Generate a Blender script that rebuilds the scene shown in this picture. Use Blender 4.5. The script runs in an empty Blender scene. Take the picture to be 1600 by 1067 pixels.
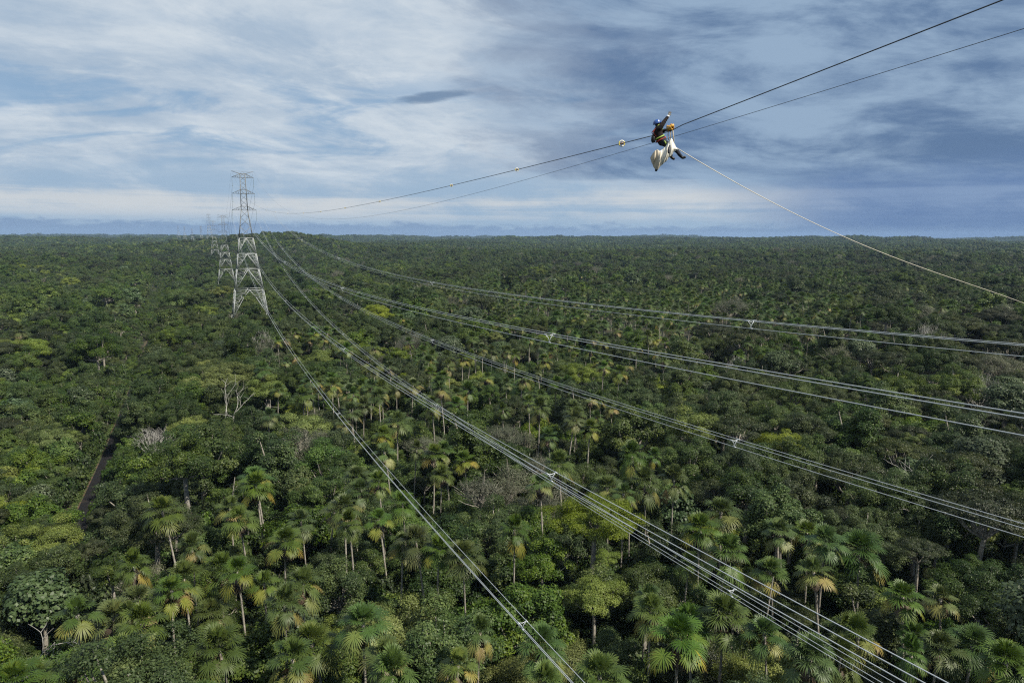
import bpy, bmesh, math, random
import numpy as np
from mathutils import Matrix, Vector

# ------------------------------------------------------------------ camera, world, sun
CAM_Z = 66.0
YAW, PITCH, ROLL = math.radians(23.969), math.radians(8.79), math.radians(0.15)
F = 24.0 / 36.0 * 1600          # focal length in pixels of the 1600 px wide photograph
SUN_EL, SUN_AZ = math.radians(50), math.radians(146)   # azimuth from +Y (along the line) towards +X
SUN_STRENGTH = 5.0
SKY_STRENGTH = 0.1
EXPOSURE = 0.62

sc = bpy.context.scene
COL = sc.collection
cam_d = bpy.data.cameras.new('camera'); cam = bpy.data.objects.new('camera', cam_d); COL.objects.link(cam)
cam_d.sensor_width = 36; cam_d.lens = 24; cam_d.clip_start = 0.5; cam_d.clip_end = 60000
cam.matrix_world = Matrix.Translation((0, 0, CAM_Z)) @ Matrix.Rotation(-YAW, 4, 'Z') @ Matrix.Rotation(math.pi/2 - PITCH, 4, 'X') @ Matrix.Rotation(ROLL, 4, 'Z')
sc.camera = cam
sc.view_settings.view_transform = 'Standard'; sc.view_settings.look = 'None'
sc.view_settings.exposure = EXPOSURE; sc.view_settings.gamma = 1.0; sc.view_settings.use_curve_mapping = False
sc.cycles.use_denoising = False; sc.cycles.filter_width = 1.2
sc.cycles.max_bounces = 5; sc.cycles.diffuse_bounces = 3; sc.cycles.glossy_bounces = 2
sc.cycles.transmission_bounces = 3; sc.cycles.volume_bounces = 0; sc.cycles.caustics_reflective = False; sc.cycles.caustics_refractive = False

sun_d = bpy.data.lights.new('sun', 'SUN'); sun_o = bpy.data.objects.new('sun', sun_d); COL.objects.link(sun_o)
sun_d.energy = SUN_STRENGTH; sun_d.angle = math.radians(0.53); sun_d.color = (1.0, 0.93, 0.80)
sd = Vector((math.sin(SUN_AZ)*math.cos(SUN_EL), math.cos(SUN_AZ)*math.cos(SUN_EL), math.sin(SUN_EL)))
sun_o.rotation_euler = sd.to_track_quat('Z', 'Y').to_euler()

class NT:
    """small node-tree writer"""
    def __init__(s, tree): s.t = tree; s.n = tree.nodes; s.l = tree.links
    def new(s, k, **kw):
        n = s.n.new(k)
        for a, b in kw.items(): setattr(n, a, b)
        return n
    def put(s, inp, v):
        if hasattr(v, 'is_output') or isinstance(v, bpy.types.NodeSocket): s.l.new(v, inp)
        else: inp.default_value = v
    def m(s, op, a, b=None, c=None, clamp=False):
        n = s.new('ShaderNodeMath', operation=op, use_clamp=clamp)
        s.put(n.inputs[0], a)
        if b is not None: s.put(n.inputs[1], b)
        if c is not None: s.put(n.inputs[2], c)
        return n.outputs[0]
    def ss(s, v, lo, hi):
        n = s.new('ShaderNodeMapRange', interpolation_type='SMOOTHSTEP')
        s.put(n.inputs[0], v); s.put(n.inputs[1], lo); s.put(n.inputs[2], hi)
        return n.outputs[0]
    def mix(s, f, a, b):
        n = s.new('ShaderNodeMix', data_type='RGBA')
        s.put(n.inputs[0], f); s.put(n.inputs[6], a if not isinstance(a, tuple) else (*a, 1)); s.put(n.inputs[7], b if not isinstance(b, tuple) else (*b, 1))
        return n.outputs[2]
    def xyz(s, x, y, z):
        n = s.new('ShaderNodeCombineXYZ')
        for i, v in enumerate((x, y, z)): s.put(n.inputs[i], v)
        return n.outputs[0]
    def noise(s, vec, scale, detail=5, rough=0.55, dist=0.0):
        n = s.new('ShaderNodeTexNoise'); s.put(n.inputs['Vector'], vec)
        n.inputs['Scale'].default_value = scale; n.inputs['Detail'].default_value = detail
        n.inputs['Roughness'].default_value = rough; n.inputs['Distortion'].default_value = dist
        return n.outputs['Fac']

def srgb(r, g, b):
    f = lambda c: (c/255/12.92) if c/255 <= 0.04045 else ((c/255+0.055)/1.055)**2.4
    return (f(r), f(g), f(b))

def build_world():
    w = bpy.data.worlds.new('World'); sc.world = w; w.use_nodes = True
    t = NT(w.node_tree); t.n.clear()
    out = t.new('ShaderNodeOutputWorld'); bg = t.new('ShaderNodeBackground'); bg.inputs[1].default_value = SKY_STRENGTH
    t.l.new(bg.outputs[0], out.inputs[0])
    sky = t.new('ShaderNodeTexSky', sky_type='NISHITA'); sky.sun_disc = False
    sky.sun_elevation = SUN_EL; sky.sun_rotation = SUN_AZ
    sky.altitude = 100
    tc = t.new('ShaderNodeTexCoord'); sp = t.new('ShaderNodeSeparateXYZ'); t.l.new(tc.outputs['Generated'], sp.inputs[0])
    x, y, z = sp.outputs
    el = t.m('MULTIPLY', t.m('ARCSINE', z), 180/math.pi)
    # heading in degrees from the middle of the valley (24 deg east of the line)
    c, s_ = math.cos(YAW), math.sin(YAW)
    rx = t.m('SUBTRACT', t.m('MULTIPLY', x, c), t.m('MULTIPLY', y, s_))
    ry = t.m('ADD', t.m('MULTIPLY', x, s_), t.m('MULTIPLY', y, c))
    az = t.m('MULTIPLY', t.m('ARCTAN2', rx, ry), 180/math.pi)
    # the cloud layer as a plane overhead: coordinates stretch out towards the horizon
    inv = t.m('DIVIDE', 1.0, t.m('ADD', t.m('MAXIMUM', z, 0.0), 0.07))
    P = t.xyz(t.m('MULTIPLY', rx, inv), t.m('MULTIPLY', ry, inv), 0.0)
    Q = t.xyz(t.m('MULTIPLY', az, 0.07), t.m('MULTIPLY', el, 0.22), 1.7)
    def az_el(ka, ke, off, k, detail=8, rough=.6, dist=.3, tilt=0.0):
        e_ = t.m('ADD', el, t.m('MULTIPLY', az, tilt))
        return t.noise(t.xyz(t.m('MULTIPLY', az, ka), t.m('MULTIPLY', e_, ke), off), k, detail, rough, dist)
    d = lambda n, k: t.m('MULTIPLY', t.m('SUBTRACT', n, 0.5), k)
    nL = t.noise(P, 0.5, 8, 0.6, 0.35)
    nM = t.noise(P, 1.4, 9, 0.63, 0.4)
    nF = t.noise(P, 4.5, 8, 0.65, 0.4)
    nQ = az_el(.055, .17, 1.7, 1.0, 9, .62, .5, .10)
    nW = az_el(.13, .36, 6.3, 1.0, 9, .66, .5, .06)        # ragged cloud edges
    nS = az_el(.016, .60, 4.0, 1.0, 7, .6, .35)
    K = 1.0/SKY_STRENGTH/2**EXPOSURE
    col = lambda r, g, b: tuple(v*K for v in srgb(r, g, b))
    nish = sky.outputs[0]
    # high white veil of the left and middle, with blue showing through its gaps
    f1 = t.m('ADD', t.m('MULTIPLY', nQ, .55), t.m('ADD', t.m('MULTIPLY', nM, .30), t.m('MULTIPLY', nW, .15)))
    veil = t.mix(t.ss(f1, .40, .60), col(169, 188, 208), col(208, 218, 227))
    veil = t.mix(t.m('MULTIPLY', t.ss(t.m('ADD', t.m('MULTIPLY', nF, .5), t.m('MULTIPLY', nW, .5)), .50, .68), .45), veil, col(217, 225, 231))
    g1 = az_el(.060, .30, 15.0, 1.0, 8, .58, .6, -.05)
    gband = t.ss(t.m('ABSOLUTE', t.m('SUBTRACT', el, 8.3)), 5.5, 1.0)
    gap = t.m('MULTIPLY', t.ss(t.m('ADD', g1, d(nW, .25)), .50, .36), t.m('MULTIPLY_ADD', gband, .60, .10))
    veil = t.mix(gap, veil, t.mix(.10, col(116, 156, 194), nish))
    # slate cloud bank over the right half
    edge = t.m('ADD', t.m('ADD', t.m('ADD', az, d(nQ, 30)), d(nW, 17)), t.m('MULTIPLY', t.m('SUBTRACT', el, 9.0), .12))
    bank = t.m('ADD', t.m('MULTIPLY', t.ss(edge, -4.5, 3.5), .68), t.m('MULTIPLY', t.ss(edge, 2.0, 15.0), .32))
    low = t.ss(t.m('ADD', t.m('ADD', el, d(nS, 4.0)), t.m('ADD', d(nW, 3.0), t.m('MULTIPLY', t.m('MAXIMUM', t.m('SUBTRACT', az, 14.0), 0.0), .30))), 3.4, 5.2)
    bank = t.m('MULTIPLY', bank, low)
    nR = az_el(.075, .27, 12.0, 1.0, 9, .62, .45, .12)
    f2 = t.m('ADD', t.m('MULTIPLY', nR, .6), t.m('ADD', t.m('MULTIPLY', nM, .2), t.m('MULTIPLY', nW, .2)))
    dark = t.mix(t.ss(f2, .41, .60), col(97, 124, 160), col(149, 173, 199))
    dark = t.mix(t.m('MULTIPLY', t.ss(nR, .38, .28), .5), dark, col(88, 114, 151))
    c1 = t.mix(bank, veil, dark)
    # lower sky: cream light between grey-blue bands
    st = t.m('ADD', t.m('MULTIPLY', nS, .55), t.m('ADD', t.m('MULTIPLY', nQ, .2), t.m('MULTIPLY', nW, .25)))
    streak = t.m('MULTIPLY', t.ss(st, .43, .57), t.ss(t.m('ABSOLUTE', t.m('SUBTRACT', el, 2.7)), 2.0, .5))
    lowc = t.mix(t.m('MULTIPLY', streak, .85), col(155, 181, 206), col(212, 215, 216))
    lowr = t.mix(streak, col(100, 129, 173), col(128, 153, 189))
    lowc = t.mix(t.ss(t.m('ADD', az, d(nQ, 16)), 14.0, 27.0), lowc, lowr)
    lowf = t.m('MULTIPLY', t.ss(t.m('ADD', el, d(nW, 4.0)), 6.0, 3.2), .88)
    c2 = t.mix(lowf, c1, lowc)
    # cloud deck just over the horizon, with a lumpy top
    dk = t.m('ADD', t.m('SUBTRACT', el, t.m('MULTIPLY', t.ss(az, 5.0, -15.0), .25)), d(az_el(.45, 1.6, 9.0, 1.0, 8, .65, .3), 2.0))
    hz = t.ss(dk, .95, .45)
    c3 = t.mix(t.m('MULTIPLY', hz, .70), c2, col(116, 143, 180))
    # small dark lens-shaped cloud
    lz = t.m('ADD', t.m('POWER', t.m('DIVIDE', t.m('SUBTRACT', az, -6.4), 3.0), 2.0), t.m('POWER', t.m('DIVIDE', t.m('SUBTRACT', t.m('SUBTRACT', el, 10.8), t.m('MULTIPLY', t.m('ADD', az, 6.4), 0.13)), 0.42), 2.0))
    lens = t.ss(t.m('ADD', lz, d(nF, 2.4)), 1.4, 0.2)
    c4 = t.mix(t.m('MULTIPLY', lens, 0.85), c3, col(112, 137, 167))
    t.l.new(c4, bg.inputs[0])
build_world()

# ------------------------------------------------------------------ helpers
rng = np.random.default_rng(7)
random.seed(7)

def ray(px, py):
    x, y = (px-800)/F, -(py-533.5)/F
    c, s = math.cos(ROLL), math.sin(ROLL); x, y = c*x - s*y, s*x + c*y
    c, s = math.cos(PITCH), math.sin(PITCH); dy, dz = c + s*y, -s + c*y
    c, s = math.cos(YAW), math.sin(YAW)
    return np.array([c*x + s*dy, -s*x + c*dy, dz])
def at_height(px, py, z):
    """the place on the ground plan that lies under what is seen there at height z"""
    r = ray(px, py); k = (z-CAM_Z)/r[2]; return r[0]*k, r[1]*k
def project(p):
    x, y, z = p[0], p[1], p[2]-CAM_Z
    c, s = math.cos(YAW), math.sin(YAW); x, y = c*x - s*y, s*x + c*y
    c, s = math.cos(PITCH), math.sin(PITCH); yy, zz = c*y - s*z, s*y + c*z
    u, v = x/yy, zz/yy
    c, s = math.cos(ROLL), math.sin(ROLL); u, v = c*u + s*v, -s*u + c*v
    return 800 + F*u, 533.5 - F*v, yy

def mesh_obj(name, V, Fc, mats, parent=None, tone=None, midx=None, smooth=False, link=True):
    """V (n,3) array; Fc list of faces, or an (m,k) int array"""
    me = bpy.data.meshes.new(name)
    V = np.asarray(V, np.float32)
    if isinstance(Fc, np.ndarray):
        k = Fc.shape[1]; tot = np.full(len(Fc), k, np.int32); idx = Fc.ravel().astype(np.int32)
    else:
        tot = np.array([len(f) for f in Fc], np.int32); idx = np.array([i for f in Fc for i in f], np.int32)
    me.vertices.add(len(V)); me.vertices.foreach_set('co', V.ravel())
    me.loops.add(len(idx)); me.loops.foreach_set('vertex_index', idx)
    me.polygons.add(len(tot)); st = np.concatenate([[0], np.cumsum(tot)[:-1]]).astype(np.int32)
    me.polygons.foreach_set('loop_start', st); me.polygons.foreach_set('loop_total', tot)
    for m in (mats if isinstance(mats, (list, tuple)) else [mats]): me.materials.append(m)
    if midx is not None: me.polygons.foreach_set('material_index', np.asarray(midx, np.int32))
    if smooth: me.polygons.foreach_set('use_smooth', np.ones(len(tot), bool))
    me.update(calc_edges=True)
    if tone is not None:
        a = me.attributes.new('tone', 'FLOAT', 'POINT'); a.data.foreach_set('value', np.asarray(tone, np.float32))
    o = bpy.data.objects.new(name, me)
    if link: COL.objects.link(o)
    if parent is not None: o.parent = parent
    return o

class MB:
    """collects bars, tubes and loose faces for one mesh"""
    def __init__(s): s.V = []; s.F = []
    def add(s, V, Fc):
        b = len(s.V); s.V += [tuple(v) for v in V]; s.F += [tuple(i+b for i in f) for f in Fc]
    def tube(s, pts, rad, n=6, cap=True):
        pts = [Vector(p) for p in pts]; rad = rad if hasattr(rad, '__len__') else [rad]*len(pts)
        V, Fc = [], []; up = None
        for i, p in enumerate(pts):
            d = (pts[min(i+1, len(pts)-1)] - pts[max(i-1, 0)]).normalized()
            if up is None: up = d.orthogonal().normalized()
            up = (up - d*up.dot(d)).normalized(); sd_ = d.cross(up)
            for k in range(n):
                a = 2*math.pi*k/n; V.append(p + (up*math.cos(a) + sd_*math.sin(a))*rad[i])
        for i in range(len(pts)-1):
            for k in range(n):
                a, b = i*n+k, i*n+(k+1) % n; Fc.append((a, b, b+n, a+n))
        if cap: Fc.append(tuple(range(n))[::-1]); Fc.append(tuple((len(pts)-1)*n+k for k in range(n)))
        s.add(V, Fc)
    def bar(s, a, b, w): s.tube([a, b], w*0.7071, 4)
    def box(s, c, h, R=None):
        V = [Vector((x*h[0], y*h[1], z*h[2])) for x in (-1, 1) for y in (-1, 1) for z in (-1, 1)]
        if R is not None: V = [R @ v for v in V]
        s.add([v + Vector(c) for v in V], [(0, 1, 3, 2), (4, 6, 7, 5), (0, 4, 5, 1), (2, 3, 7, 6), (0, 2, 6, 4), (1, 5, 7, 3)])
    def build(s, name, mat, parent=None, smooth=False, **kw): return mesh_obj(name, np.array(s.V), s.F, mat, parent, smooth=smooth, **kw)

def tag(o, label=None, cat=None, group=None, kind=None):
    if label: o['label'] = label
    if cat: o['category'] = cat
    if group: o['group'] = group
    if kind: o['kind'] = kind
    return o
def empty(name, loc=(0, 0, 0), rz=0.0, s=1.0):
    o = bpy.data.objects.new(name, None); COL.objects.link(o); o.location = loc; o.rotation_euler = (0, 0, rz); o.scale = (s, s, s)
    o.empty_display_size = 0.5
    return o

# ------------------------------------------------------------------ materials
def principled(name, base, rough=0.6, metal=0.0, spec=0.3, noise=None):
    m = bpy.data.materials.new(name); m.use_nodes = True; t = NT(m.node_tree)
    b = t.n['Principled BSDF']; b.inputs['Roughness'].default_value = rough; b.inputs['Metallic'].default_value = metal
    b.inputs['Specular IOR Level'].default_value = spec
    if noise:
        tc = t.new('ShaderNodeTexCoord'); sc_, c2, lo, hi = noise
        f = t.ss(t.noise(tc.outputs['Object'], sc_, 5, 0.6), lo, hi)
        t.l.new(t.mix(f, base, c2), b.inputs['Base Color'])
    else: b.inputs['Base Color'].default_value = (*base, 1)
    return m
def leaf_mat(name, stops, rough=0.5, trans=0.3, hue=0.03, val=0.5, spec=0.3):
    """leaf colour runs over stops with the leaf's age ('tone'), and every tree has its own hue and value"""
    m = bpy.data.materials.new(name); m.use_nodes = True; t = NT(m.node_tree); t.n.clear()
    out = t.new('ShaderNodeOutputMaterial'); b = t.new('ShaderNodeBsdfPrincipled'); tr = t.new('ShaderNodeBsdfTranslucent'); mx = t.new('ShaderNodeMixShader')
    at = t.new('ShaderNodeAttribute', attribute_name='tone')
    rp = t.new('ShaderNodeValToRGB'); e = rp.color_ramp.elements
    while len(e) < len(stops): e.new(0.5)
    for el_, (p, c) in zip(e, stops): el_.position = p; el_.color = (*c, 1)
    t.l.new(at.outputs['Fac'], rp.inputs[0])
    oi = t.new('ShaderNodeObjectInfo'); hs = t.new('ShaderNodeHueSaturation')
    r2 = t.m('FRACT', t.m('MULTIPLY', oi.outputs['Random'], 17.31))
    t.put(hs.inputs['Hue'], t.m('MULTIPLY_ADD', oi.outputs['Random'], hue, 0.5-hue/2))
    t.put(hs.inputs['Value'], t.m('MULTIPLY_ADD', r2, val, 1.13-val/2))
    t.put(hs.inputs['Saturation'], t.m('MULTIPLY_ADD', t.m('FRACT', t.m('MULTIPLY', oi.outputs['Random'], 5.7)), 0.3, 0.8))
    t.l.new(rp.outputs[0], hs.inputs['Color'])
    t.l.new(hs.outputs[0], b.inputs['Base Color']); t.l.new(hs.outputs[0], tr.inputs['Color'])
    b.inputs['Roughness'].default_value = rough; b.inputs['Specular IOR Level'].default_value = spec
    mx.inputs[0].default_value = trans
    t.l.new(b.outputs[0], mx.inputs[1]); t.l.new(tr.outputs[0], mx.inputs[2]); t.l.new(mx.outputs[0], out.inputs[0])
    return m
G = lambda *c: c
M = {
 'dark':   leaf_mat('dark_leaves',  [(0, G(.014, .029, .006)), (.55, G(.034, .058, .012)), (1, G(.086, .118, .024))]),
 'mid':    leaf_mat('green_leaves', [(0, G(.020, .042, .007)), (.55, G(.052, .087, .014)), (1, G(.128, .165, .030))]),
 'olive':  leaf_mat('olive_leaves', [(0, G(.019, .033, .009)), (.55, G(.044, .066, .017)), (1, G(.100, .126, .036))]),
 'deep':   leaf_mat('shaded_olive_leaves', [(0, G(.010, .017, .005)), (.55, G(.024, .034, .009)), (1, G(.060, .070, .018))]),  # dark olive lowered further to suggest cloud shade on the right
 'bright': leaf_mat('yellow_green_leaves', [(0, G(.055, .080, .010)), (.55, G(.125, .165, .022)), (1, G(.20, .235, .042))]),
 'pale':   leaf_mat('pale_leaves',  [(0, G(.026, .046, .018)), (.55, G(.058, .088, .034)), (1, G(.13, .17, .085))], rough=0.45),
 'grey':   leaf_mat('grey_leaves',  [(0, G(.045, .055, .032)), (.55, G(.085, .095, .055)), (1, G(.15, .155, .10))]),
 'palm':   leaf_mat('palm_leaves',  [(0, G(.024, .046, .010)), (.45, G(.060, .094, .019)), (.70, G(.125, .138, .030)), (.88, G(.19, .158, .036)), (1, G(.16, .115, .055))], rough=0.5, trans=0.22, hue=0.05, val=0.5, spec=0.3),
 'dry':    leaf_mat('dry_fronds',   [(0, G(.045, .032, .021)), (.5, G(.095, .070, .046)), (1, G(.16, .13, .092))], trans=0.1, val=0.4),
 'bush':   leaf_mat('bush_leaves',  [(0, G(.013, .027, .006)), (.55, G(.030, .054, .011)), (1, G(.075, .110, .020))]),
}
M['bark'] = principled('grey_bark', (.20, .18, .15), .85, noise=(2.5, (.34, .32, .28), .4, .65))
M['dead'] = principled('bleached_wood', (.38, .37, .34), .85, noise=(2.0, (.22, .21, .19), .42, .66))
M['steel'] = principled('galvanised_steel', (.37, .39, .39), .6, 0.2, .4, noise=(.25, (.27, .29, .29), .4, .6)); M['mast'] = principled('dark_mast_steel', (.17, .18, .185), .6, 0.2, .4)  # mast and arms are a darker grey than the base
M['alu'] = principled('aluminium_conductor', (.44, .47, .49), .45, 0.3, .5)
M['wire'] = principled('dark_steel_wire', (.07, .075, .085), .6, 0.4, .4)
M['glass'] = principled('insulator_glass', (.20, .26, .27), .25, 0, .5)

# ------------------------------------------------------------------ terrain
def hill(x, y, cx, cy, h, sx, sy): return h*np.exp(-((x-cx)/sx)**2 - ((y-cy)/sy)**2)
def ground_z(x, y):
    x = np.asarray(x, float); y = np.asarray(y, float); r = np.hypot(x, y)
    f = np.clip((r-420)/500, 0, 1); f = f*f*(3-2*f)
    z = f*(7*np.sin(x/310+1.0)*np.cos(y/420+.4) + 5*np.sin((x+y)/190+2))
    z = z + hill(x, y, 30, 960, -13, 160, 250)
    far = np.clip((r-1500)/4500, 0, 1)
    z = z + far*(20*np.sin(x/900+.7)*np.cos(y/1300) + 15*np.sin((x-y)/520) + 9*np.sin((x+2*y)/230) + 7*np.sin((2.3*x-y)/150+1) + 10)
    z = z + hill(x, y, 240, 2500, 44, 230, 420) + hill(x, y, -420, 4300, 18, 500, 500) + hill(x, y, 3300, 4100, 14, 900, 500) + hill(x, y, 330, 260, 9, 130, 90)
    return z
rad = np.concatenate([[0], np.geomspace(12, 12500, 140)]); nth = 240
th = np.linspace(0, 2*math.pi, nth, endpoint=False)
RX = rad[:, None]*np.sin(th)[None]; RY = rad[:, None]*np.cos(th)[None]; RZ = ground_z(RX, RY)
GV = np.stack([RX, RY, RZ], -1).reshape(-1, 3)
gi = np.arange(len(rad)*nth).reshape(len(rad), nth)
GF = np.stack([gi[:-1], np.roll(gi, -1, 1)[:-1], np.roll(gi, -1, 1)[1:], gi[1:]], -1).reshape(-1, 4)
M['soil'] = principled('forest_floor', (.018, .024, .010), .95, noise=(.12, (.045, .035, .02), .45, .7))
ground = mesh_obj('ground', GV, GF, M['soil'], smooth=True); tag(ground, kind='structure')

# ------------------------------------------------------------------ road
def road_x(y): return -30.4 - np.clip((np.asarray(y, float)-215)/140, 0, 3)**1.3*2.2 
ROAD_Y = np.linspace(146, 620, 96)
def strip(name, off, w, dz, mat):
    x = road_x(ROAD_Y) + off; z = ground_z(x, ROAD_Y) + dz; n = len(x)
    dx = np.gradient(x, ROAD_Y); nx, ny = 1/np.hypot(1, dx), -dx/np.hypot(1, dx)
    wob = rng.normal(0, .12, (2, n)) if name != 'road' else np.zeros((2, n))
    L = np.stack([x - (w/2+wob[0])*nx, ROAD_Y - (w/2)*ny, z], 1); R = np.stack([x + (w/2+wob[1])*nx, ROAD_Y + (w/2)*ny, z], 1)
    V = np.concatenate([L, R]); i = np.arange(n-1)
    return mesh_obj(name, V, np.stack([i, i+n, i+n+1, i+1], 1), mat)
M['asphalt'] = principled('asphalt', (.009, .009, .0105), .95, spec=.15, noise=(.45, (.022, .019, .017), .5, .68))
M['laterite'] = principled('red_soil', (.085, .052, .036), .95, noise=(.6, (.035, .045, .015), .42, .55))
tag(strip('road_verge', -.6, 4.9, .02, M['laterite']), kind='structure')
tag(strip('road', -.1, 3.5, .05, M['asphalt']), kind='structure')

# ------------------------------------------------------------------ plant prototypes (numpy)
def unit(v): return v/np.maximum(np.linalg.norm(v, axis=-1, keepdims=True), 1e-9)
def leaf_quads(P, N, L, W, r):
    """one rhombic leaf (clump) at every P with normal N"""
    n = len(P); t = unit(np.cross(N, unit(r.normal(size=(n, 3))))); b = np.cross(N, t)
    L = L[:, None]; W = W[:, None]
    V = np.stack([P - t*L*.5, P + b*W*.5 - N*W*.12, P + t*L*.5, P - b*W*.5 - N*W*.12], 1).reshape(-1, 3)
    return V, np.arange(4*n).reshape(n, 4)
def tubes_np(paths, n=5):
    V, Fc, b = [], [], 0
    m = MB()
    for pts, rad_ in paths: m.tube(pts, rad_, n, False)
    return np.array(m.V), m.F
def crown_boughs(r, R, H, nb, shape):
    d = unit(r.normal(size=(nb*4, 3))); d[:, 2] = np.abs(d[:, 2])*1.05 - .25
    d = d[r.permutation(len(d))[:nb]]
    if shape == 'flat':
        a = r.uniform(0, 2*math.pi, nb); q = np.sqrt(r.uniform(0, 1, nb))
        c = np.stack([np.cos(a)*q*R*.92, np.sin(a)*q*R*.92, H*(.75 - .55*q**2 + r.normal(0, .10, nb))], 1)
    elif shape == 'tiers':
        a = r.uniform(0, 2*math.pi, nb); q = np.sqrt(r.uniform(0.02, 1, nb)); lv = r.integers(0, 4, nb)/3
        c = np.stack([np.cos(a)*q*R*(1-.5*lv), np.sin(a)*q*R*(1-.5*lv), H*(lv*.95 + r.normal(0, .05, nb) - .1*q)], 1)
    else:
        q = r.uniform(.42, 1.06, nb)*(1 + .18*np.sin(3*np.arctan2(d[:, 1], d[:, 0])+r.uniform(0, 6)))
        c = d*q[:, None]*np.array([R, R, H])
    return c
def broadleaf(seed, R=5.0, H=4.2, trunk=9.5, nb=46, rb=1.55, leaf=.42, per=300, shape='dome', flat=.7, gap=0.0, wid=.6, twigs=0):
    """returns trunk (V,F) and crown (V,F,tone); the tree is R wide each way, its crown starts at `trunk`"""
    r = np.random.default_rng(seed)
    c = crown_boughs(r, R, H, nb, shape); c[:, 2] += trunk
    VV, TT = [], []; fo = 0; FF = []
    br = rb*r.uniform(.6, 1.35, nb)
    for i in range(nb):
        k = int(per*(br[i]/rb)**2)
        d = unit(r.normal(size=(k, 3)) + np.array([0, 0, .45]))
        lump = 1 + .22*np.sin(d[:, 0]*5+i)*np.cos(d[:, 1]*5+2*i) + .12*np.sin(d[:, 2]*9+i)
        P = c[i] + d*(br[i]*lump*r.uniform(.72, 1.06, k))[:, None]*np.array([1, 1, flat])
        P += r.normal(0, .06, (k, 3))
        out = unit(P - np.array([0, 0, trunk]))
        N = unit(d*.55 + out*.35 + np.array([0, 0, .45]) + r.normal(0, .42, (k, 3)))
        if gap: keep = r.uniform(0, 1, k) > gap; P, N = P[keep], N[keep]; k = len(P)
        L = leaf*r.uniform(.65, 1.35, k)
        V, Fq = leaf_quads(P, N, L, L*wid, r)
        bt = r.uniform(.0, .55)
        tone = np.clip(bt + r.normal(.22, .16, k), 0, 1)
        VV.append(V); FF.append(Fq+fo); fo += len(V); TT.append(np.repeat(tone, 4))
    CV, CF, CT = np.concatenate(VV), np.concatenate(FF), np.concatenate(TT)
    paths = []
    lean = r.normal(0, .05, 2)*trunk; tr = .028*(trunk+H)
    fork = trunk*.72
    top = np.array([lean[0], lean[1], fork])
    paths.append(([(-lean[0]*.3, -lean[1]*.3, -14), (lean[0]*.3, lean[1]*.3, fork*.35), tuple(top)], [tr*1.5, tr, tr*.75]))
    for i in r.permutation(nb)[:min(nb, 16+twigs)]:
        e = c[i]; mid = top + (e-top)*.5 + np.array([0, 0, -.10*np.linalg.norm(e-top)]) + r.normal(0, .25, 3)
        paths.append(([tuple(top), tuple(mid), tuple(e + (0, 0, br[i]*.45))], [tr*.55, tr*.32, tr*.10]))
        if twigs:
            for _ in range(3):
                e2 = e + r.normal(0, br[i]*.75, 3); paths.append(([tuple(mid), tuple((mid+e2)/2+r.normal(0, .2, 3)), tuple(e2)], [tr*.22, tr*.15, tr*.05]))
    TV, TF = tubes_np(paths, 5)
    return (TV, TF), (CV, CF, CT)
def snag(seed, h=13, levels=4, nfork=3, fine=False):
    """a leafless tree: forking limbs only"""
    r = np.random.default_rng(seed); paths = []
    def grow(p, d, L, rad_, lv):
        q = [p]; dd = d.copy()
        for _ in range(3):
            dd = unit(dd + r.normal(0, .14, 3)); q.append(q[-1] + dd*L/3)
        paths.append(([tuple(v) for v in q], [rad_, rad_*.85, rad_*.7, rad_*.55]))
        if lv == 0: return
        for k in range(nfork if lv > 1 else nfork+1):
            nd = unit(dd*(1.0 if fine else .75) + unit(r.normal(size=3))*.75 + np.array([0, 0, .22]))
            st = q[-1] if k else q[2]
            grow(st, nd, L*r.uniform(.6, .85), rad_*(.66 if fine else .58), lv-1)
    grow(np.array([0, 0, -.5]), np.array([0.0, 0, 1]), h*(.42 if fine else .45), (.011 if fine else .018)*h, levels)
    V, Fc = tubes_np(paths, 4)
    return V, Fc
def broom(seed, h, w):
    """a leafless crown: many thin limbs rising from a short fork and spreading to a dome"""
    r = np.random.default_rng(seed); paths = [([(0, 0, -2), (r.normal(0, .15), r.normal(0, .15), h*.25), (0, 0, h*.5)], [.20, .17, .13])]
    for _ in range(34):
        a = r.uniform(0, 2*math.pi); q = math.sqrt(r.uniform(.02, 1)); e = np.array([math.cos(a)*q*w, math.sin(a)*q*w, h*(1.0 - .26*q*q) + r.normal(0, .3)])
        b = np.array([r.normal(0, .1), r.normal(0, .1), h*r.uniform(.38, .52)]); m1 = b*.55 + e*.45 + np.array([math.cos(a), math.sin(a), -.2])*w*.12*q
        paths.append(([tuple(b), tuple(m1), tuple(e)], [.062, .042, .016]))
        for _k in range(9):
            t = r.uniform(.3, .9); p = m1*(1-t) + e*t; e2 = p + np.array([r.normal(0, w*.16), r.normal(0, w*.16), abs(r.normal(h*.08, h*.04))])
            paths.append(([tuple(p), tuple((p+e2)/2 + r.normal(0, .12, 3)), tuple(e2)], [.024, .018, .009]))
    return tubes_np(paths, 4)
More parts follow.
